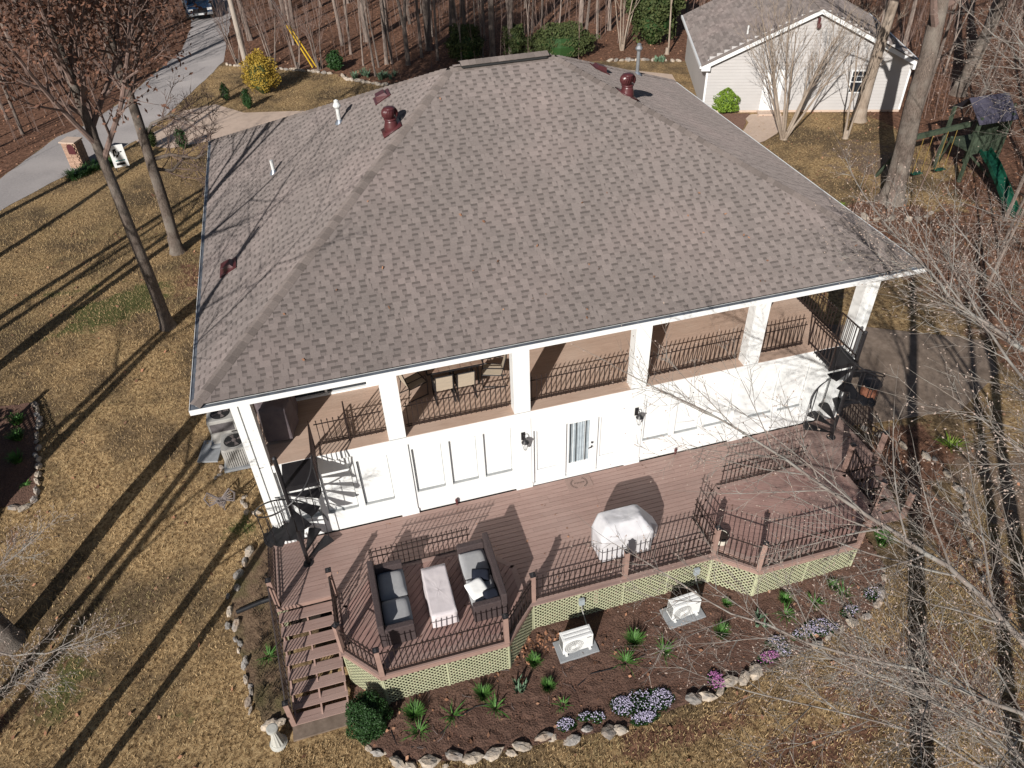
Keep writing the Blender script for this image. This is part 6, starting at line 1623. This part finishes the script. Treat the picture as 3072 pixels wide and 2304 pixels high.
def inwood(x, y):
    v = Vector((x, y, 2))-CPOS; dz = v.dot(F)
    if dz < 1 or abs(v.dot(Rr)/dz) > .75: return False
    if 25 < x < 42 and y < 36-.35*(x-27): return False
    return zone(x, y)[0] > .6 and not inside(x, y, road) and y > 20
brush('undergrowth', 1500, (-40, 50), (24, 80), inwood, twigd, 5)
brush('undergrowth', 260, (27, 50), (-1, 22), lambda x, y: not (27 < x < 37 and 11 < y < 24) and zone(x, y)[0] > .45, twigd, 6, (1, 3.5))

# big trees just outside the frame, whose long shadows cross the lawn
SH = dict(BIG, n=(10, 5, 4), start=(.45, .25, .2), len=(.36, .5, .5))
tree('oak_tree', -3.5, .2, 21, .25, 'trunk at the left edge of the frame on the lower lawn, with grey twigs', dict(SH, n=(16, 6, 5), start=(.42, .2, .2), len=(.42, .52, .5), rr=.6, end=.3), 41, bark, twigd, (-.005, .0))
leafy('shade_shrub', (-6.3, 4.3, terr(-6.3, 4.3)), (.9, .9, 1.2), fold, 5000, .07, 'added dark evergreen shrub behind the trellis, out of view, shading the left edge bed', seed=44)  # unseen shrub, added to darken the bed at the left edge
leafy('shade_evergreen', (-7.6, 2.2, terr(-7.6, 2.2)), (1.4, 1.4, 1.9), fold, 7000, .09, 'tall added evergreen out of view that deepens the shadow on the left edge bed', 'tree', seed=45)  # this and the next: unseen evergreens added to widen the bed's shadow
leafy('shade_evergreen', (-8.3, 4.6, terr(-8.3, 4.6)), (1.3, 1.3, 1.7), fold, 6000, .09, 'lower added evergreen out of view that deepens the shadow on the left edge bed', 'tree', seed=46)
for i, (x, y, rr_2) in enumerate(((-6.6, 1.5, .20), (-11, -3, .2), (-7.5, -6.5, .18), (-13, 3, .22), (-9, -10, .2), (-2.5, -6.0, .13), (-8.2, 7.2, .22), (-9.2, 9.6, .18), (-10.5, 14.0, .2), (-9.5, 4.8, .2), (-12, 17, .2))):
    tree('oak_tree', x, y, 16, rr_2, 'tall tree standing on the lawn just left of the frame', SH, 50+i, bark, twigd, (0, 0), group='trees left of the frame')
# right foreground trees with budding limbs reaching into the picture
BUD = dict(lv=2, seg=(6, 5, 4, 3), wob=.085, up=(.01, .02, .02, .02), n=(9, 7, 5), start=(.10, .10, .1), ang=(.62, .68, .7), len=(.48, .52, .5), rr=.5, rmin=.0042, end=.3)
def budtree(x, y, H, rad, limbs, label, seed, lean=(0, 0)):
    r = random.Random(seed); z = terr(x, y); t = thing('budding_tree', label, 'tree', (x, y, z)); tm, cm = MB(), MB(); flare(tm, x, y, z, rad, 12)
    n = 8; pts = [Vector((x+lean[0]*H*i/n+r.uniform(-.05, .05), y+lean[1]*H*i/n+r.uniform(-.05, .05), z+.2+(H-.2)*i/n)) for i in range(n+1)]
    tm.tube(pts, [rad*(1-.6*i/n) for i in range(n+1)], 10); obj('trunk', tm, bark, t, smooth=True)
    tips = []
    for (lp, r0, r1, k2, reach) in limbs:
        lb = MB(); lp = [Vector(p) for p in lp]
        # subdivide for a natural wobble
        q = [lp[0]]
        for a, b in zip(lp, lp[1:]):
            for s in (.33, .67, 1.0): q.append(a.lerp(b, s)+rvec(r)*.05*(a-b).length*.6)
        m_ = len(q)-1; lb.tube(q, [.72*(r0+(r1-r0)*(i/m_)**.8) for i in range(m_+1)], 7, False); obj('limb', lb, twig, t, smooth=True)
        d0 = (q[-1]-q[-2]).normalized(); grow([cm, cm], q[-1], d0, reach*.8, r1, 1, r, dict(BUD, lv=3), tips)
        k2 = int(k2*1.7)
        for j in range(k2):
            f = .18+.80*(j+r.random())/k2; i = min(int(f*m_), m_-1); b = q[i].lerp(q[i+1], f*m_-i); bd = (q[i+1]-q[i]).normalized()
            a = Quaternion(bd, j*2.4+r.uniform(-.6, .6)) @ bd.orthogonal().normalized(); a.z *= .55; an = r.uniform(.5, 1.0); nd = bd*cos(an)+a*sin(an)
            rr = (r0+(r1-r0)*f)*.30; grow([cm, cm, cm], b, nd, reach*r.uniform(.55, 1.15)*(1.15-.4*f), max(.008, rr), 1, r, dict(BUD, lv=3), tips)
    obj('crown', cm, twig, t)
    bm = MB()
    for (p, d, pl) in tips:
        if r.random() < .35: continue
        for k in range(r.choice((1, 1, 1, 2))):
            c = p if k == 0 else pl[-2].lerp(p, r.random())+rvec(r)*.012; s = r.uniform(.006, .011); e = d.normalized()*s*1.8; a = d.orthogonal().normalized()*s; b = d.cross(a).normalized()*s
            n_ = len(bm.v); bm.v += [tuple(c-e*.3), tuple(c+a+e*.5), tuple(c+b+e*.5), tuple(c-a+e*.5), tuple(c-b+e*.5), tuple(c+e*1.6)]
            bm.f += [(n_, n_+1, n_+2), (n_, n_+2, n_+3), (n_, n_+3, n_+4), (n_, n_+4, n_+1), (n_+5, n_+2, n_+1), (n_+5, n_+3, n_+2), (n_+5, n_+4, n_+3), (n_+5, n_+1, n_+4)]
    obj('buds', bm, budm, t)
    return t
budtree(-3.3, -5.6, 15, .17, [
    ([(-3.3, -5.6, 3.2), (-2.2, -5.0, 3.8), (-1.24, -4.5, 4.2), (-.05, -4.94, 4.6), (.83, -5.42, 4.9), (1.3, -5.5, 5.1)], .05, .010, 8, 1.1),
    ([(-3.3, -5.6, 4.0), (-1.8, -4.6, 4.6), (-.69, -3.98, 5.0), (-.02, -3.7, 5.3), (.44, -3.6, 5.5)], .04, .010, 7, 1.0),
    ([(-3.3, -5.6, 2.8), (-2.2, -5.6, 3.4), (-1.07, -5.5, 4.0), (-.1, -5.5, 4.4), (.4, -5.5, 4.6)], .035, .008, 6, .9)],
    'pale twigged tree left of the frame with thin limbs over the lower lawn', 60)
budtree(14.3, -11.6, 13, .27, [
    ([(14.3, -11.6, 6.0), (13.8, -10.9, 7.0), (13.05, -9.51, 7.6), (12.47, -8.66, 7.8), (11.89, -7.54, 8.0), (11.15, -6.6, 8.2)], .075, .018, 12, 1.9),
    ([(14.3, -11.6, 5.0), (14.0, -10.7, 5.6), (12.9, -9.9, 5.9), (11.6, -9.2, 6.2), (10.4, -8.3, 6.4)], .06, .014, 11, 1.8),
    ([(14.3, -11.6, 7.0), (14.8, -10.4, 7.7), (15.2, -9.0, 8.3), (15.3, -7.4, 8.8), (15.2, -6.0, 9.2)], .07, .016, 11, 1.9),
    ([(14.3, -11.6, 4.2), (14.3, -10.9, 4.6), (13.5, -9.9, 4.9), (12.4, -9.0, 5.1)], .045, .012, 9, 1.7),
    ([(14.3, -11.6, 8.0), (14.2, -10.9, 8.8), (13.7, -10.2, 9.3), (13.2, -9.6, 9.6)], .05, .012, 8, 1.3)],
    'budding tree below the right corner of the frame with limbs crossing the mulch bed', 61)
budtree(15.6, -13.0, 12, .2, [
    ([(15.6, -13.0, 3.5), (14.6, -11.6, 4.4), (13.0, -10.4, 5.0), (11.2, -9.6, 5.5)], .05, .012, 10, 1.9),
    ([(15.6, -13.0, 3.0), (15.2, -11.4, 3.4), (14.4, -9.9, 3.8), (13.4, -8.7, 4.1)], .045, .012, 10, 1.8),
    ([(15.6, -13.0, 2.6), (16.4, -10.8, 3.2), (16.4, -9.0, 3.8), (15.9, -7.6, 4.2)], .045, .012, 10, 1.8),
    ([(15.6, -13.0, 5.0), (14.2, -12.4, 6.4), (12.6, -11.6, 7.4), (11.2, -10.8, 8.0)], .05, .012, 10, 1.6),
    ([(15.6, -13.0, 4.0), (17.0, -10.6, 5.4), (17.6, -8.6, 6.4), (17.8, -6.8, 7.0)], .05, .012, 10, 2.0)],
    'low twiggy tree below the lower right corner of the frame', 64)
budtree(17.6, -11.2, 13, .24, [
    ([(17.6, -11.2, 6.0), (17.3, -9.5, 7.2), (16.7, -6.8, 8.0), (16.26, -6.08, 8.3), (15.85, -5.58, 8.6), (15.77, -4.87, 8.9), (15.6, -3.88, 9.2)], .075, .016, 13, 1.8),
    ([(17.6, -11.2, 5.0), (17.9, -9.2, 6.0), (18.1, -7.2, 6.8), (18.3, -5.4, 7.4), (18.4, -3.6, 7.8)], .07, .016, 12, 2.0),
    ([(17.6, -11.2, 4.0), (17.0, -10.0, 4.6), (16.4, -8.7, 5.0), (15.6, -7.3, 5.4)], .05, .012, 9, 1.9),
    ([(17.6, -11.2, 7.0), (18.6, -8.8, 8.6), (19.4, -6.0, 9.6), (20.0, -3.5, 10.2), (20.4, -1.2, 10.6)], .07, .014, 13, 2.0),
    ([(17.6, -11.2, 6.0), (19.4, -9.0, 6.8), (21.0, -6.6, 7.4), (22.0, -4.0, 7.8)], .06, .014, 10, 2.1)],
    'budding tree beyond the right edge whose grey limbs reach over the roof corner', 62)
budtree(25.5, -6.5, 14, .22, [
    ([(25.5, -6.5, 5.0), (25.0, -4.6, 6.4), (24.6, -2.4, 7.6), (24.3, .2, 8.6), (24.0, 2.8, 9.4)], .07, .016, 13, 2.4),
    ([(25.5, -6.5, 6.5), (26.0, -3.4, 8.4), (26.6, .2, 10.0), (27.0, 3.8, 11.2)], .07, .016, 13, 2.6),
    ([(25.5, -6.5, 4.0), (23.8, -5.6, 4.8), (22.2, -4.4, 5.4), (21.0, -3.0, 5.8)], .05, .012, 9, 2.1)],
    'budding tree farther up the right side, twigs before the playset', 63)
budtree(30.5, -2.0, 13, .2, [
    ([(30.5, -2, 4), (29.5, .6, 5.4), (28.8, 3.4, 6.6), (28.4, 6.2, 7.4)], .06, .014, 12, 2.6),
    ([(30.5, -2, 5), (31.6, 1.4, 6.6), (32.6, 4.8, 8.0), (33.4, 8.0, 9.0)], .06, .014, 12, 2.8),
    ([(30.5, -2, 3), (28.6, -1.2, 3.8), (26.8, .2, 4.4), (25.2, 1.6, 4.8)], .05, .012, 10, 2.4),
    ([(30.5, -2, 6), (29.6, 1.2, 8.2), (30.2, 4.8, 10.0), (31.0, 8.0, 11.4)], .06, .014, 12, 2.6)],
    'twiggy tree in the shady right yard between the patio and the oak', 65)
